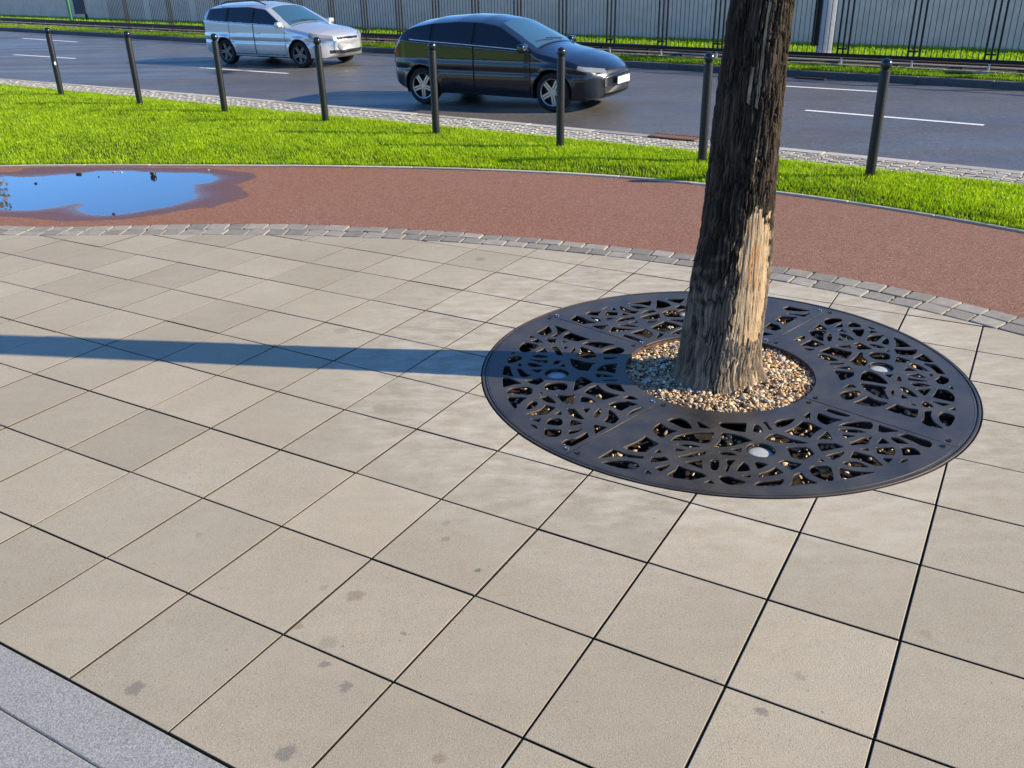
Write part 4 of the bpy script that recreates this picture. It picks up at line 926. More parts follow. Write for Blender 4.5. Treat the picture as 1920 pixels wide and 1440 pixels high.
# ------------------------------------------------------------ the tree
tree = empty('tree', (TX, TY, 0), label='leaning rough barked street tree with dark upper bark and bare wood at its foot', cat='tree')
tz = np.array(D['trunk']); zc = tz[:, 0]; xl = tz[:, 1]-TX; xr = tz[:, 2]-TX
zext = np.concatenate([[-.12], zc, [2.4, 3.2, 4.1, 4.6]])
cxt = np.concatenate([[(xl[0]+xr[0])/2], (xl+xr)/2, [.055, .09, .13, .15]])
rad = np.concatenate([[.30], (xr-xl)/2, [.139, .134, .128, .118]])
zz = np.concatenate([np.arange(-.1, 1.95, .0034), np.arange(1.95, 4.6, .03)]); na = 460
th = np.linspace(0, 2*np.pi, na, endpoint=False)
Rz = np.interp(zz, zext, rad); Cz = np.interp(zz, zext, cxt)
ker = np.ones(41)/41
Cs = np.convolve(np.pad(Cz, 20, 'edge'), ker, 'valid'); Rs = np.convolve(np.pad(Rz, 20, 'edge'), ker, 'valid')
TH, ZZ = np.meshgrid(th, zz)
RR = np.repeat(Rs[:, None], na, 1)
# root flare lobes
fl = np.exp(-np.clip(ZZ+.02, 0, 9)/.10)
RR = RR+fl*(.012+.016*np.cos(3*TH+.7)+.010*np.cos(5*TH+2.1))
RR += .006*np.sin(2*TH+ZZ*2.3)+.004*np.sin(3*TH-ZZ*5)
# bark: tall narrow plates parted by furrows (stretched cells, periodic round the trunk)
def pn(fx, fz, seed):
    out = np.empty(TH.shape); ca = np.cos(th[::2])*.17*fx; sa_ = np.sin(th[::2])*.17*fx
    for a_ in range(0, len(zz), 2):
        zf = zz[a_]*fz+seed*3.7
        r_ = [mnoise.noise((x+seed*11.3, y-seed*5.1, zf)) for x, y in zip(ca, sa_)]
        out[a_, ::2] = r_; out[a_, 1::2] = .5*(np.array(r_)+np.roll(r_, -1))
    out[1:-1:2] = .5*(out[0:-2:2]+out[2::2]) if len(zz) % 2 else .5*(out[0:-3:2]+out[2:-1:2])
    if len(zz) % 2 == 0: out[-1] = out[-2]
    return out
wob = pn(9, 6, 1); n4 = pn(16, 22, 5); wz = pn(14, 9, 7); n3 = pn(110, 26, 4)
def plates(NU, hz, seed, wu, wv_):
    g = np.random.default_rng(seed); NVr = 200
    ju = g.uniform(0, 1, (NU, NVr)); jv = g.uniform(0, 1, (NU, NVr)); val = g.uniform(-1, 1, (NU, NVr))
    U = TH/(2*np.pi)*NU+wob*wu+n4*wu*.35; Vv = (ZZ+.2)/hz+wz*wv_
    iu = np.floor(U).astype(int); Vv = Vv+(np.sin(iu*12.9898)*.5)*0
    iv = np.floor(Vv).astype(int)
    f1 = np.full(TH.shape, 9.); f2 = np.full(TH.shape, 9.); vv = np.zeros(TH.shape)
    for du in (-1, 0, 1):
        for dv in (-2, -1, 0, 1, 2):
            cu_ = (iu+du) % NU; cv = (iv+dv) % NVr
            d = np.hypot(iu+du+ju[cu_, cv]-U, (iv+dv+jv[cu_, cv]-Vv)*.8)
            nw = d < f1
            f2 = np.where(nw, f1, np.minimum(f2, d)); vv = np.where(nw, val[cu_, cv], vv); f1 = np.where(nw, d, f1)
    return f2-f1, vv
e1, v1 = plates(62, .17, 1, .75, .8); e2, v2 = plates(140, .085, 2, 1.5, 1.0)
open1 = np.clip((pn(20, 7, 12)+.28)/.25, 0, 1); open2 = np.clip((pn(26, 10, 13)+.15)/.25, 0, 1)
fur1 = (1-np.clip(e1/.24, 0, 1))*open1; fur2 = (1-np.clip(e2/.24, 0, 1))*open2
furrow = np.clip(fur1*1.0+fur2*.55, 0, 1)
camaz = math.atan2(-TY, -TX)
t_ = (TH-camaz+np.pi) % (2*np.pi)-np.pi          # 0 faces the camera, + to the right
edge = n4*.45+wob*.25+v2*.10+v1*.14
def band(v, a, b, s): return np.clip((v-a)/s, 0, 1)*np.clip((b-v)/s, 0, 1)
lo = np.interp(ZZ, [-.1, 0, .13, .26, .33, .53, .71, .82, .92], [.2, .15, .11, .10, .25, .22, .18, .30, .5])
bare = np.clip((t_-lo+.03+edge*.2)/.05, 0, 1)*np.clip((1.30+edge*.2-t_)/.05, 0, 1)*np.clip((.93+edge*.22-ZZ)/.018, 0, 1)
low_bark = np.maximum(np.clip((.27+edge*.14-ZZ)/.02, 0, 1)*np.clip((v2+.25)/.1, 0, 1), 0)          # torn bark left on the lowest part
bare = bare*(1-.8*low_bark)
st1 = band(t_+edge*.06-.10*(ZZ-1.5), .16, .27, .015)*band(ZZ+edge*.2, 1.33, 1.82, .02)
st2 = band(t_+edge*.06, -.12, .02, .015)*band(ZZ+edge*.12, 1.38, 1.56, .015)
st3 = band(t_+edge*.06, .36, .42, .012)*band(ZZ+edge*.1, 1.02, 1.32, .02)
bare = np.clip(bare+st1+st2*.7+st3*.9, 0, 1)
relief = np.interp(ZZ, [-.1, .05, .45, .8, 2], [.7, .7, .75, 1.0, 1.0])
fib = pn(60, 2.2, 9)
cr = np.clip(1-np.abs(fib)/.07, 0, 1)                # long cracks in the bare wood
disp = relief*(-.014*fur1-.0066*fur2+.0030*v1+.0022*v2+.0026*n3+.003*n4)
disp = disp*(1-bare)+bare*(-.008-.005*cr+.0035*fib+.002*n4+.001*n3)
Rf = RR+disp
P3 = np.stack([Cs[:, None]+Rf*np.cos(TH), Rf*np.sin(TH), ZZ], -1)
tone = np.clip(.5+.32*v1+.22*v2+.15*n3, 0, 1)
orange = .8*band(t_+edge*.2, .45, .95, .08)*band(ZZ+edge*.25, .58, .72, .04)*np.clip((pn(42, 4, 15)+.02)/.12, 0, 1)
furrow = np.where(bare > .5, cr*.9, furrow)
grey = np.clip((.70+n4*.35+v1*.05+.16*np.sin(t_*1.5+.3)-ZZ)/.22, 0, 1)
link('trunk', gridmesh('trunk', P3, MAT['bark'], True, {'furrow': furrow, 'bare': bare, 'tone': tone, 'grey': grey, 'orange': orange}, wrap=True), tree)
lv = []
for k in range(7):
    a = k*2.4+.4; z0 = 3.9+.11*k; p = Vector((.13, 0, z0)); d = Vector((math.cos(a), math.sin(a), 1.5)).normalized()
    pts = []; rr_ = []
    for q in range(8):
        pts.append(p.copy()); rr_.append(.055*(1-q/9)); p = p+d*.34; d = (d+Vector((random.uniform(-.2, .2), random.uniform(-.2, .2), .06))).normalized()
        if q > 2: lv.append((p.copy(), .35+.06*q))
    BM().tube(pts, rr_, 8).ob('limb', MAT['bark'], tree, True)
V = []; F = []
for c_, s_ in lv:
    for q in range(130):
        p = c_+Vector((random.gauss(0, s_*.5), random.gauss(0, s_*.5), random.gauss(0, s_*.4)))
        if p.z < 4.7: p.z = 4.7+random.random()*.4
        u = Vector((random.gauss(0, 1), random.gauss(0, 1), random.gauss(0, .6))).normalized()*.05; v_ = u.orthogonal().normalized()*.03
        b0 = len(V); V += [p-u, p+v_, p+u, p-v_]; F.append((b0, b0+1, b0+2, b0+3))
me = mkmesh('crown', V, F, MAT['leaf']); at = me.attributes.new('col', 'FLOAT_COLOR', 'POINT')
cc4 = np.repeat(np.array([(.05, .10, .015), (.09, .13, .02), (.16, .13, .03)])[rng.integers(0, 3, len(F))], 4, 0); at.data.foreach_set('color', np.concatenate([cc4, np.ones((len(cc4), 1))], 1).astype(np.float32).ravel())
link('crown', me, tree)

# ------------------------------------------------------------ bollards
def bollard_meshes():
    post = BM().lathe([(.047, -.3), (.047, 1.005), (.0455, 1.012), (.030, 1.012)], 28)
    neck = BM().lathe([(.030, 1.010), (.030, 1.020), (.034, 1.024), (.034, 1.030), (.024, 1.034)], 24)
    prof = [(.0535*math.sin(math.pi*k/16), 1.070-.0535*math.cos(math.pi*k/16)) for k in range(17)]; prof[0] = (.002, prof[0][1]); prof[-1] = (.001, prof[-1][1])
    return post.me('post', MAT['black'], angle=40), neck.me('neck', MAT['black'], angle=40), BM().lathe(prof, 28).me('ball', MAT['ball'], True)
bm_post, bm_neck, bm_ball = bollard_meshes()
BL = ['black ball topped bollard with a white sticker scrap, farthest left of the row', 'black bollard standing behind the puddle, second from the left',
      'black bollard in front of the rear end of the silver car', 'black bollard in front of the front wheel of the silver car',
      'black bollard in front of the rear wheel of the dark hatchback', 'black bollard in front of the front wheel of the dark hatchback',
      'black bollard close to the left side of the tree trunk beside the road drain', 'black bollard right of the tree trunk, nearest of the row']
for k, (x, y) in enumerate(D['bollards']):
    kz = .046; sc_ = 1-kz/H
    t = empty('bollard', (x*sc_, y*sc_, kz), random.uniform(0, 6), label=BL[k], cat='bollard', group='ball topped bollards along the lawn')
    t.rotation_euler = (R(random.gauss(0, .35)), R(random.gauss(0, .35)), 0)
    t.scale = (sc_, sc_, sc_)
    link('post', bm_post, t); link('neck', bm_neck, t); link('ball', bm_ball, t)
    if k == 0:
        V = []; F = []
        for q in range(5):
            a = math.radians(-75+q*9); wd = (.012, .03, .022, .034, .015)[q]
            for zz_ in (.545-wd, .545+wd): V.append((.0482*math.cos(a), .0482*math.sin(a), zz_))
        F = [(2*q, 2*q+2, 2*q+3, 2*q+1) for q in range(4)]
        props(link('sticker', mkmesh('sticker', V, F, MAT['white']), t), 'torn white sticker')

# ------------------------------------------------------------ drains
def drain(x, y, rz, L, W, n, label, z, mt):
    t = empty('storm_drain', (x, y, z), rz, label=label, cat='drain', group='road drains')
    BM().box((0, W/2-.02, 0), (L, .04, .03)).box((0, -W/2+.02, 0), (L, .04, .03)).box((L/2-.02, 0, 0), (.04, W-.082, .028)).box((-L/2+.02, 0, 0), (.04, W-.082, .028)).ob('frame', mt, t)
    BM().box((0, 0, -.01), (L-.06, W-.06, .006)).ob('pit', MAT['soil'], t)
    me = BM().box((0, 0, .002), (.024, W-.083, .026), Matrix.Rotation(R(0), 3, 'Z')).me('bar', mt)
    for k in range(n):
        b = link('bar', me, t); b.location = (-L/2+.05+(L-.1)*(k+.5)/n, 0, 0)
dn = np.array(D['drain']); dm = dn.mean(0); da = math.atan2(*(dn[1]-dn[0])[::-1])
xd = dm[0]+.1; nd = np.array((-math.sin(da), math.cos(da)))
drain(dm[0]-nd[0]*.02, dm[1]-nd[1]*.02, da, .62, .26, 11, 'rusty slotted drain at the near road edge left of the trunk', .004, MAT['rust'])
dn = np.array(D['drainfar']); dm = dn.mean(0); da2 = math.atan2(*(dn[1]-dn[0])[::-1])
drain(dm[0], dm[1], da2, .56, .30, 10, 'dark drain by the far kerb between trunk and lamp column', ZR+.012, MAT['iron'])

# ------------------------------------------------------------ fence
fa = math.atan2(RD.y, RD.x)
pf = np.array(D['postfeet'])
fo = Vector((pf[0][0], float(f_ll(pf[0][0])), 0))
fence = empty('fence', fo, fa, label='black metal bar fence between road verge and grey wall', cat='fence')
SP = 1.345; s0, s1 = -17, 13
FH = 1.75
rail = lambda z, hgt, dep, name: BM().box(((s0*SP+s1*SP)/2-.0, 0, z), ((s1-s0)*SP, dep, hgt)).ob(name, MAT['fence'], fence)
rail(.205, .065, .05, 'bottom_rail'); rail(FH-.12, .05, .045, 'top_rail')
pm = BM().box((0, 0, FH/2), (.034, .034, FH), None, .004).me('post', MAT['fence'])
fm = BM().box((0, 0, FH/2+.1), (.034, .034, FH-.22)).me('panel_stile', MAT['fence'])
brm = BM().box((0, 0, .33), (.17, .03, .03)).me('bracket', MAT['fence'])
bar = BM().lathe([(.0075, .19), (.0075, FH-.10)], 6).me('bar', MAT['fence'])
ft = BM().box((0, -.024, .075), (.036, .012, .19)).me('painted_lit_foot', MAT['concrete'])  # pale facing paints sunlight onto the feet of the black posts
bars = []
for k in range(s0, s1+1):
    x = k*SP
    if k < -9 and k % 2: continue
    link('post', pm, fence).location = (x, 0, 0); link('bracket', brm, fence).location = (x, -.043, 0)
    if k > -6: link('painted_lit_foot', ft, fence).location = (x, 0, 0)
    for sg in (-1, 1): link('panel_stile', fm, fence).location = (x+sg*.105, 0, 0)

for k in range(s0, s1):
    for q in range(10): bars.append(k*SP+.105+.103*(q+1))
bars.sort(reverse=True)
fv = []; ff = []
shown = [b for b in bars if inview([[*(fo+RD*b)[:2], .6]], 40, 60)[0]]
for n_, b in enumerate(shown):
    if n_ < 280: link('bar', bar, fence).location = (b, 0, 0)
    else:
        b0 = len(fv); fv += [(v.co.x+b, v.co.y, v.co.z) for v in bar.vertices]; ff += [[b0+i for i in p.vertices] for p in bar.polygons]
if fv: props(link('far_bars', mkmesh('far_bars', fv, ff, MAT['fence']), fence), kind='stuff')
# low edging under the fence and a low pipe rail in front of the track on the left
fe = props(link('fence_edging', mkmesh('fence_edging_bed', [fo+RD*a+RN*b+Vector((0, 0, -.02)) for a, b in ((-46, -.1), (18, -.1), (18, .04), (-46, .04))], [(0, 1, 2, 3)], MAT['soil'])), kind='structure')
em = BM().box((0, 0, -.02), (.993, .055, .13), None, .008).me('edging_stone', MAT['edging'])
for k in range(-44, 17):
    o = link('edging_stone', em, fe); o.location = fo+RD*(k+.5)-RN*.075+Vector((0, 0, random.uniform(-.006, .006))); o.rotation_euler = (0, 0, fa)
# low double guard rail running on to the left in front of the wall
gr_ = empty('guard_rail', fo+RN*.22, fa, label='low black double guard rail between the far road and the wall at the left', cat='guard rail')
BM().box((-19, 0, .19), (38, .09, .085), None, .02).ob('upper_rail', MAT['fence'], gr_)
BM().box((-12, -.16, .10), (52, .04, .025)).ob('lower_rail', MAT['edging'], gr_)
gp_ = BM().box((0, .0, .02), (.06, .05, .36)).me('post', MAT['fence'])
for k in range(31): link('post', gp_, gr_).location = (-.5-k*1.25, .04, -.03)
# a single dark rail in the track bed
tr_ = empty('track_rail', fo+RN*.75, fa, label='dark steel rail lying in the rusty bed behind the fence', cat='rail')
BM().box((-14, 0, .045), (66, .065, .10), None, .01).ob('rail_head', MAT['rust'], tr_)
for k in range(-26, 14): BM().box((k*1.2, 0, -.028), (.22, .36, .05)).ob('sleeper', MAT['ballast'], tr_)

# ------------------------------------------------------------ wall, column, sign, green pole
def wall_run():
    pts = [Vector((x, float(f_wall(x)), 0)) for x in (-34, 17)]
    d = (pts[1]-pts[0]); L = d.length; a = math.atan2(d.y, d.x)
    t = empty('wall', pts[0], a, label='long plain grey wall behind the fence', cat='wall')
    n = int(L/3.0)
    body = BM().box((0, 0, .52), (2.992, .20, 1.14)).me('wall_panel', MAT['wallm'])
    for k in range(n):
        o = link('wall_panel', body, t); o.location = (3*k+1.5, .11+random.uniform(-.003, .003), 0)
    BM().box((L/2-.5, .11, 1.11), (L-1, .24, .036), None, .006).ob('coping', MAT['wallm'], t)
wall_run()
c0 = np.array(D['column']).mean(0)
colm = empty('lamp_column', (c0[0]+.10, c0[1], 0), fa+R(38), label='thick pale concrete lamp column standing in the fence line right of the trunk', cat='lamp column')
BM().box((.02, -.02, 2.2), (.27, .27, 4.4), None, .03).ob('shaft', MAT['concrete'], colm, angle=30)
BM().box((0, 0, .05), (.37, .37, .12), None, .02).ob('base', MAT['concrete'], colm, angle=30)
BM().box((-.10, .0, 1.5), (.26, .22, 2.5), None, .006).ob('side_cabinet', MAT['fence'], colm).rotation_euler = (0, 0, -R(38))
BM().tube([(0, 0, 4.4), (0, 0, 5.2), (-.3, -.3, 5.7), (-.9, -.9, 5.9)], [.06, .055, .05, .045], 10).ob('arm', MAT['concrete'], colm, True)
BM().box((-1.15, -1.15, 5.9), (.25, .6, .1), Matrix.Rotation(0, 3, 'Z'), .03).ob('lamp_head', MAT['sign'], colm)
p0, p1 = [np.array(v) for v in D['pole']]
gp = empty('green_pole', (*p0, 0), label='thin green pole beside the dark board at the far left', cat='pole')
BM().lathe([(.075, -.1), (.075, 2.6), (.06, 2.62)], 14).ob('shaft', MAT['green'], gp, angle=40)
BM().lathe([(.11, -.05), (.11, .05), (.08, .07)], 14).ob('collar', MAT['fence'], gp, angle=40)
sb = empty('sign_board', (p1[0]+.16, p1[1]+.05, 0), fa*.2, label='dark grey board on a post next to the green pole at the far left', cat='sign')
BM().box((0, 0, 1.05), (.52, .05, 1.5), None, .008).ob('board', MAT['sign'], sb)
BM().box((.19, .06, .9), (.09, .06, 2.0)).ob('post', MAT['fence'], sb)
# one autumn tree far to the left, seen only as a reflection in the puddle
at_ = empty('autumn_tree', (-28.9, 47.2, 0), label='thin brown autumn tree mirrored in the left end of the puddle', cat='tree')
BM().tube([(0, 0, -.2), (.1, 0, 4), (-.1, .1, 9), (.1, 0, 13)], [.28, .22, .13, .04], 10).ob('trunk', MAT['bark'], at_, True)
V = []; F = []
for q in range(4200):
    z = random.uniform(4, 14.5); s_ = 2.4*math.sin(math.pi*min(1, (z-3)/12.5))**.7*math.sqrt(random.random()); a = random.uniform(0, 6.28)
    p = Vector((s_*math.cos(a), s_*math.sin(a), z)); u = Vector((random.gauss(0, 1), random.gauss(0, 1), random.gauss(0, 1))).normalized()*.12; v_ = u.orthogonal().normalized()*.07
    b0 = len(V); V += [p-u, p+v_, p+u, p-v_]; F.append((b0, b0+1, b0+2, b0+3))
me = mkmesh('crown', V, F, MAT['leaf']); a_ = me.attributes.new('col', 'FLOAT_COLOR', 'POINT')
cc4 = np.repeat(np.array([(.20, .12, .03), (.14, .10, .03), (.28, .19, .05)])[rng.integers(0, 3, len(F))], 4, 0); a_.data.foreach_set('color', np.concatenate([cc4, np.ones((len(cc4), 1))], 1).astype(np.float32).ravel())
link('crown', me, at_)
# ------------------------------------------------------------ cars
def car(name, label, spec, paint, loc, rz, scale):
    t = empty(name, loc, rz, label=label, cat='car', group='cars driving on the road'); t.scale = scale
    pk = lambda key: (np.array([a for a, b in spec[key]]), np.array([b for a, b in spec[key]]))
    xf, xr = spec['front'], spec['rear']
    n1 = 330
    xs = xr+(xf-xr)*(.5-.5*np.cos(np.linspace(.0, np.pi, n1)))*.35+(xf-xr)*np.linspace(0, 1, n1)*.65
    def prof(key, x, sm=9):
        a, b = pk(key); return np.interp(x, a, b)
    def smooth(v, k):
        ker = np.hanning(k+2)[1:-1]; ker /= ker.sum(); return np.convolve(np.pad(v, k//2, 'edge'), ker, 'valid')[:len(v)]
    zt = smooth(prof('top', xs), 13); zb = smooth(prof('bot', xs), 13); wd = smooth(prof('half', xs), 13); zl = smooth(prof('belt', xs), 21)
    nb_, ns_, nt_ = 8, 76, 44
    n = len(xs); half = nb_+ns_+nt_
    Y = np.zeros((n, half)); Z = np.zeros((n, half))
    drop = np.interp(xs, [xr, xr+.25, -2.3, -1.2, -.35, xf-.1, xf], [.07, .10, .10, .095, .10, .10, .06])
    ze = zt-drop
    u = np.linspace(0, 1, ns_)
    zs = zb[:, None]+(ze-zb)[:, None]*u
    belt = zl[:, None]
    low = np.clip((.52-zs)/.35, 0, 1)
    yy = wd[:, None]*(1-.075*low**1.6)
    # swage line and shoulder
    yy = yy-.012*np.exp(-((zs-.60)/.035)**2)+.012*np.exp(-((zs-.70)/.05)**2)
    th_ = np.clip((zs-belt)/.55, 0, 1.2)
    yy = yy*(1-spec['tumble']*th_**1.06)-.020*np.clip((zs-belt+.02)/.03, 0, 1)
    yy = yy-.05*np.clip((u[None, :]-.86)/.14, 0, 1)**2*np.clip((belt+.05-ze[:, None])/.1, 0, 1)
    # wheel arch flare
    for ax in (0, spec['wb']):
        d = np.hypot(xs[:, None]-ax, zs-.31); yy = yy+.020*np.exp(-((d-.37)/.05)**2)
    Y[:, nb_:nb_+ns_] = yy; Z[:, nb_:nb_+ns_] = zs
    Y[:, :nb_] = yy[:, :1]*np.linspace(0, .97, nb_); Z[:, :nb_] = zb[:, None]
    vv = np.linspace(1, 0, nt_+1)[1:]
    Y[:, nb_+ns_:] = yy[:, -1:]*vv; Z[:, nb_+ns_:] = ze[:, None]+drop[:, None]*(1-vv**2.2)
    X = np.repeat(xs[:, None], half, 1)
    # bow the nose and tail in plan
    X = X-np.where(X > xf-.55, ((X-(xf-.55))/.55)**2*.26*(Y/.85)**2.2, 0)+np.where(X < xr+.4, ((xr+.4-X)/.4)**2*.10*(Y/.85)**2.2, 0)
    P_ = np.stack([X, -Y, Z], -1); Pm_ = np.stack([X, Y, Z], -1)[:, ::-1]
    ring = np.concatenate([P_, Pm_[:, 1:-1]], 1)          # right side first (y<0), over the roof, left side
    # closing caps
    def cap(row, dx):
        c_ = row.mean(0); return [c_+(row-c_)*s_+np.array((dx*q, 0, 0)) for s_, q in [(v, math.sqrt(1-v*v)) for v in (.985, .95, .90, .84, .77, .70, .62, .54, .46, .38, .30, .22, .14, .07, .01)]]
    ring = np.concatenate([np.array(cap(ring[0], -.05))[::-1], ring, np.array(cap(ring[-1], .06))], 0)
    A, B = ring.shape[:2]
    me0 = gridmesh('tmp', ring, None, True, wrap=True)
    nv = len(me0.vertices); nrm = np.empty(nv*3, np.float32); me0.vertices.foreach_get('normal', nrm); nrm = nrm.reshape(-1, 3)
    V = ring.reshape(-1, 3)
    if ((nrm*(V-np.array((-1.2, 0, .75)))).sum(1)).mean() < 0: nrm = -nrm
    bpy.data.meshes.remove(me0)
    ia = np.arange(A-1)[:, None]; jb = np.arange(B)[None, :]; j2 = (jb+1) % B
    Q = np.stack([ia*B+jb, ia*B+j2, (ia+1)*B+j2, (ia+1)*B+jb], -1).reshape(-1, 4)
    e1_ = V[Q[:, 2]]-V[Q[:, 0]]; e2_ = V[Q[:, 3]]-V[Q[:, 1]]
    if (np.cross(e1_, e2_)*nrm[Q].mean(1)).sum() < 0: Q = Q[:, ::-1].copy()
    fc = V[Q].mean(1); fn = nrm[Q].mean(1); jj = np.repeat(jb, A-1, 0).ravel()
    jh = np.where(jj < half, jj, 2*half-2-jj)
    side = (jh >= nb_) & (jh < nb_+ns_-1); top = jh >= nb_+ns_-1; bot = jh < nb_
    x, y, z = fc.T; ay = np.abs(y)
    zB = np.interp(x, xs, zl); zT = np.interp(x, xs, zt); zE = np.interp(x, xs, ze); wE = np.interp(x, xs, wd)
    part = np.full(len(Q), 'body', object)
    s = spec
    def rpath(x, pts): return np.interp(x, [p[0] for p in pts], [p[1] for p in pts])
    # glass
    ws = top & (x > s['roof_f']) & (x < s['cowl']-.03) & (ay < np.interp(x, [s['roof_f'], s['cowl']], [s['wsw'][0], s['wsw'][1]]))
    part[ws] = 'windscreen'
    rw = top & (x < s['rg'][1]) & (x > s['rg'][0]) & (ay < .56); part[rw] = 'rear_window'
    sg = (side | (top & (z < zE+.004))) & (z > zB+.018) & (z < zE-.012) & (x < s['sg'][0]) & (x > s['sg'][1]+(z-zB)*s['sgr'])
    sg &= z < zT-.085-.0*x
    piltop = np.zeros(len(Q), bool)
    for bx in s['pillars']: piltop |= np.abs(x-bx+.10*(z-zB)) < .035
    part[sg & (y < 0)] = 'side_window'; part[sg & (y > 0)] = 'side_window_'
    for pi_, bx in enumerate(s['pillars']):
        for ys_ in (-1, 1): part[sg & (np.abs(x-bx+.10*(z-zB)) < .035) & (y*ys_ > 0)] = 'pillar'+'_'*(2*pi_+(ys_ > 0))
    # lamps, grille, intake
    hl = (x > s['hl'][0]) & (z > s['hlz'][0]+np.clip((s['hl'][1]-x), 0, 1)*.20) & (z < s['hlz'][1]+np.clip(s['hl'][1]-x, 0, 1)*.22) & (ay > s['hly']) & ~bot & (x < xf)
    part[hl & (y < 0)] = 'headlight'; part[hl & (y > 0)] = 'headlight_'
    tl = (x < s['tl'][0]) & (z > s['tl'][1]) & (z < s['tl'][2]) & (ay > s['tl'][3]) & ~bot
    part[tl & (y < 0)] = 'taillight'; part[tl & (y > 0)] = 'taillight_'
    gr = (x > xf-.42) & (z > s['gr'][0]) & (z < s['gr'][1]) & (ay < s['gr'][2]); part[gr] = 'grille'
    it = (x > xf-.50) & (z > s['it'][0]) & (z < s['it'][1]) & (ay < s['it'][2]); part[it] = 'air_intake'
    low_ = side & (z < .235); part[low_ & (part == 'body')] = 'sill'
    # doors with real gaps
    for nm, (xa, xb) in s['doors'].items():
        din = side & (x > xa+.008) & (x < xb-.008) & (z > .29) & (z < zB+.012)
        dout = side & (x > xa-.008) & (x < xb+.008) & (z > .275) & (z < zB+.012)
        part[dout & ~din & (part == 'body')] = 'gap'
        part[din & (y < 0) & (part == 'body')] = nm; part[din & (y > 0) & (part == 'body')] = nm+'_'
    bg = top & (np.abs(x-(s['cowl']+.02)) < .012) & (ay < .72); part[bg] = 'gap'
    # wheel openings
    for ax in (0, s['wb']):
        part[(np.hypot(x-ax, z-.315) < .365) & (ay > .45) & ~top] = 'none'
    mats = dict(body=paint, windscreen=MAT['wscreen'], rear_window=MAT['glass'], side_window=MAT['glass'], side_window_=MAT['glass'], pillar=MAT['dark'], headlight=MAT['lens'], headlight_=MAT['lens'], taillight=MAT['redlens'], taillight_=MAT['redlens'], grille=s.get('grille_mat', MAT['dark']), air_intake=MAT['dark'], sill=MAT['dark'], gap=MAT['dark'])
    body = None
    order = ['body']+[k for k in dict.fromkeys(part) if k not in ('body', 'none')]
    for k in order:
        f = Q[part == k]
        if not len(f): continue
        used, inv = np.unique(f, return_inverse=True)
        vv_ = V[used].copy()
        if k.rstrip('_') in ('gap', 'grille', 'air_intake', 'pillar'): vv_ -= nrm[used]*.010
        if k.startswith('headlight') or k.startswith('taillight'): vv_ += nrm[used]*.004
        nm = {'gap': 'panel_gap'}.get(k, k.rstrip('_'))
        me = npmesh(nm, vv_, inv.ravel(), np.full(len(f), 4), mats.get(k.rstrip('_') if k.startswith('pillar') else k, paint), True)
        try: me.normals_split_custom_set_from_vertices([tuple(v) for v in nrm[used]])
        except Exception as e: print('normals', e)
        o = link(nm, me, t)
        if k == 'body': body = o
    # wheels
    tw = .205; rt = .315
    ty = BM().lathe([(rt*.66, -tw/2+.01), (rt*.72, -tw/2), (rt*.93, -tw/2+.004), (rt, -tw/2+.03), (rt, tw/2-.03), (rt*.93, tw/2-.004), (rt*.72, tw/2), (rt*.66, tw/2-.01)], 40, 'Y', cap=False).me('tyre', MAT['rubber'], angle=35)
    rb = BM().lathe([(rt*.70, tw/2-.005), (rt*.64, tw/2-.012), (rt*.62, tw/2-.03), (rt*.60, .0), (.02, -.02)], 40, 'Y', cap=False)
    rimd = rb.me('rim_barrel', MAT['dark'], angle=35)
    sp = BM(); sp.lathe([(rt*.71, tw/2-.004), (rt*.70, tw/2+.002), (rt*.655, tw/2-.004), (rt*.64, tw/2-.02)], 40, 'Y', cap=False)
    sp.lathe([(.001, tw/2-.012), (.045, tw/2-.012), (.055, tw/2-.03)], 20, 'Y', cap=False)
    for q in range(s['spokes']):
        a = 2*math.pi*q/s['spokes']; mrot = Matrix.Rotation(a, 3, 'Y')
        for off in (-.022, .022): sp.box(mrot @ Vector((off, tw/2-.024, rt*.36)), (.020+.012, .022, rt*.62), mrot)
    rim = sp.me('rim', MAT[s.get('rimmat', 'alloy')], angle=35)
    for ax in (0, s['wb']):
        for sg_ in (-1, 1):
            wh = link('wheel', rimd, t); wh.location = (ax, sg_*(s['track']), .315)
            wh.rotation_euler = (0, random.uniform(0, 1), 0 if sg_ > 0 else math.pi)
            link('tyre', ty, wh); link('rim', rim, wh)
            ar = BM(); n = 20; rin = []
            for yq in (sg_*.44, sg_*(s['track']+.07)):
                rin.append([ar.b.verts.new((ax+.372*math.cos(a), yq, .315+.372*math.sin(a))) for a in np.linspace(-.35, math.pi+.35, n)])
            for q in range(n-1): ar.b.faces.new((rin[0][q], rin[0][q+1], rin[1][q+1], rin[1][q]))
            ar.b.faces.new(rin[0]); ar.ob('wheel_arch', MAT['dark'], t)
    # underbody
    BM().box(((xf+xr)/2, 0, .27), (xf-xr-.5, 1.0, .12)).ob('underbody', MAT['dark'], t)
    # mirrors, handles, plate, belt trim
    for sg_ in (-1, 1):
        yb = float(np.interp(s['mir'], xs, wd))*.93
        mo = BM().box((s['mir'], sg_*(yb+.12), s['mirz']), (.13, .20, .135), Matrix.Rotation(0, 3, 'Z'), .045).ob('mirror', paint, t, True)
        BM().box((s['mir']-.068, sg_*(yb+.125), s['mirz']), (.008, .15, .095), None, .003).ob('mirror_glass', MAT['glass'], mo)
        BM().box((s['mir']+.02, sg_*(yb+.02), s['mirz']-.055), (.07, .10, .03), None, .01).ob('mirror_arm', MAT['dark'], mo)
        for hx in s['handles']:
            hy = float(np.interp(hx, xs, wd))
            BM().box((hx, sg_*(hy+.008), .80), (.17, .03, .026), None, .01).ob('door_handle', paint, t, True)
        pts = []
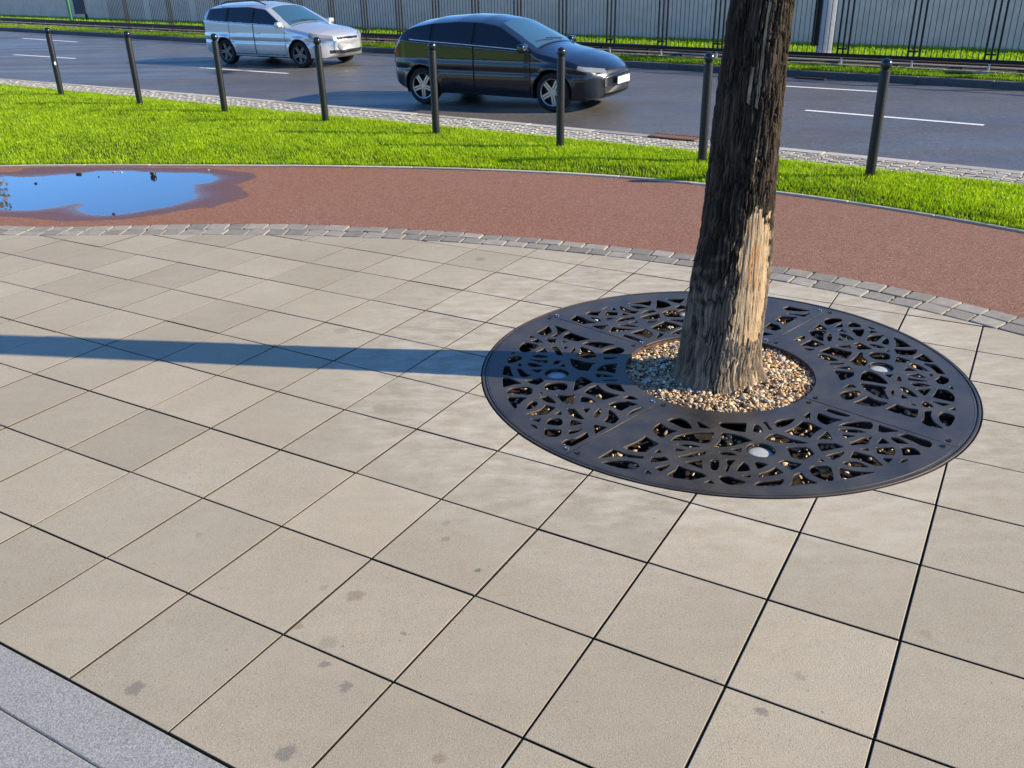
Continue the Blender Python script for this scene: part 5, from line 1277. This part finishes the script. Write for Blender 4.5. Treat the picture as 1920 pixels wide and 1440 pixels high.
        for xq in np.linspace(s['sg'][1]+.05, s['sg'][0]-.04, 24):
            k_ = int(np.argmin(np.abs(xs-xq))); zz_ = zl[k_]+.008; yq = np.interp(zz_, zs[k_], yy[k_])
            pts.append((xq, sg_*(yq+.004), zz_))
        BM().tube(pts, .009, 6).ob('belt_trim', MAT['chrome'], t, True)
        if s.get('rails'):
            pr = [(xq, sg_*.52, float(np.interp(xq, xs, zt))-.0+(.035 if 0 < q < 7 else -.02)) for q, xq in enumerate(np.linspace(-3.0, -1.35, 8))]
            BM().tube(pr, .016, 8).ob('roof_rail', MAT['black'], t, True)
    zq = s['plz']
    fx_ = float(V[(np.abs(V[:, 1]) < .2) & (np.abs(V[:, 2]-zq) < .06)][:, 0].max())
    if s.get('plate', True): BM().box((fx_+.012, 0, zq), (.014, .52, .112), Matrix.Rotation(0, 3, 'Y'), .003).ob('number_plate', MAT['plate'], t)
    for k in range(3 if s.get('slats') else 0):
        BM().box((xf-.012, 0, s['gr'][0]+.03+(s['gr'][1]-s['gr'][0]-.05)*k/2), (.02, s['gr'][2]*1.7, .014)).ob('grille_bar', MAT['chrome'], t)
    for sg_ in (-1, 1):                                     # wipers on the windscreen
        pts = []
        for q in range(6):
            xq = s['cowl']-.06-.05*q*.25; k_ = int(np.argmin(np.abs(xs-xq))); yq = sg_*.18-.10*q+.15
            pts.append((xq, yq, zt[k_]-.0*abs(yq)-.05*(abs(yq)/.7)**2.4+.012))
        BM().tube(pts, .008, 5).ob('wiper', MAT['dark'], t)
    return t

HATCH = dict(front=.91, rear=-3.40, wb=-2.64, tumble=.36, track=.775, spokes=5,
    top=[(-3.40, .96), (-3.36, 1.02), (-3.29, 1.09), (-3.04, 1.315), (-2.90, 1.375), (-2.5, 1.44), (-1.95, 1.475), (-1.5, 1.465), (-1.10, 1.405), (-.30, 1.02), (-.15, .985), (.25, .915), (.50, .845), (.70, .765), (.82, .705), (.88, .65), (.91, .59)],
    bot=[(-3.40, .42), (-3.2, .30), (-2.9, .22), (.5, .19), (.78, .20), (.87, .235), (.91, .29)],
    half=[(-3.40, .72), (-3.3, .80), (-3.0, .865), (-2.5, .90), (-1.2, .89), (.2, .895), (.45, .875), (.65, .83), (.78, .76), (.86, .67), (.91, .52)],
    belt=[(-3.4, 1.12), (-2.9, 1.08), (-1.0, .985), (-.3, .94), (.9, .90)],
    cowl=-.35, roof_f=-1.13, wsw=(.52, .70), rg=(-3.28, -3.02), sg=(-.52, -2.95), sgr=.35, pillars=(-1.55, -2.42),
    hl=(.46, .80), hlz=(.61, .665), hly=.44, tl=(-3.16, .80, 1.03, .50), gr=(.60, .655, .42), it=(.27, .40, .56),
    doors={'front_door': (-1.52, -.42), 'rear_door': (-2.36, -1.54)}, mir=-.52, mirz=1.0, handles=(-1.38, -2.25), plz=.475)
ESTATE = dict(front=.90, rear=-3.58, wb=-2.64, tumble=.32, track=.78, spokes=5, rails=True, plate=False, rimmat='alloydark',
    top=[(-3.58, .95), (-3.55, 1.02), (-3.42, 1.30), (-3.34, 1.415), (-3.2, 1.46), (-2.6, 1.50), (-1.8, 1.515), (-1.2, 1.455), (-.38, 1.03), (-.15, 1.0), (.3, .94), (.6, .875), (.78, .80), (.86, .74), (.90, .66)],
    bot=[(-3.58, .42), (-3.4, .30), (-3.1, .22), (.5, .20), (.74, .215), (.85, .26), (.90, .33)],
    half=[(-3.58, .76), (-3.48, .82), (-3.2, .87), (-2.6, .90), (-1.2, .895), (.2, .895), (.45, .88), (.65, .83), (.78, .74), (.86, .62), (.90, .46)],
    belt=[(-3.6, 1.09), (-2.9, 1.05), (-1.0, .99), (-.3, .95), (.9, .92)],
    cowl=-.38, roof_f=-1.16, wsw=(.54, .71), rg=(-3.52, -3.36), sg=(-.55, -3.32), sgr=.30, pillars=(-1.55, -2.48),
    hl=(.36, .80), hlz=(.625, .735), hly=.47, tl=(-3.40, .78, 1.02, .52), gr=(.655, .705, .40), it=(.33, .41, .60),
    doors={'front_door': (-1.52, -.45), 'rear_door': (-2.42, -1.54)}, mir=-.55, mirz=1.01, handles=(-1.38, -2.30), plz=.50)
def place(spec, wheels, scale, name, label, paint):
    f, r = [np.array(v) for v in wheels]; d = f-r; a = math.atan2(d[1], d[0])
    lft = np.array((-math.sin(a), math.cos(a)))
    o = f+lft*(spec['track']+.10)*scale[1]
    return car(name, label, spec, paint, (o[0], o[1], ZR), a, scale)
wb = lambda w_: float(np.linalg.norm(np.array(w_[0])-np.array(w_[1])))
sx = wb(D['hatch'])/2.64
place(HATCH, D['hatch'], (sx, .93, .92), 'hatchback_car', 'dark blue black hatchback with clear headlights and white front plate on the near lane', MAT['navy'])
sx = wb(D['silver'])/2.64
place(ESTATE, D['silver'], (sx, .93, .90), 'estate_car', 'silver estate car with tinted windows on the far lane at the left', MAT['silver'])
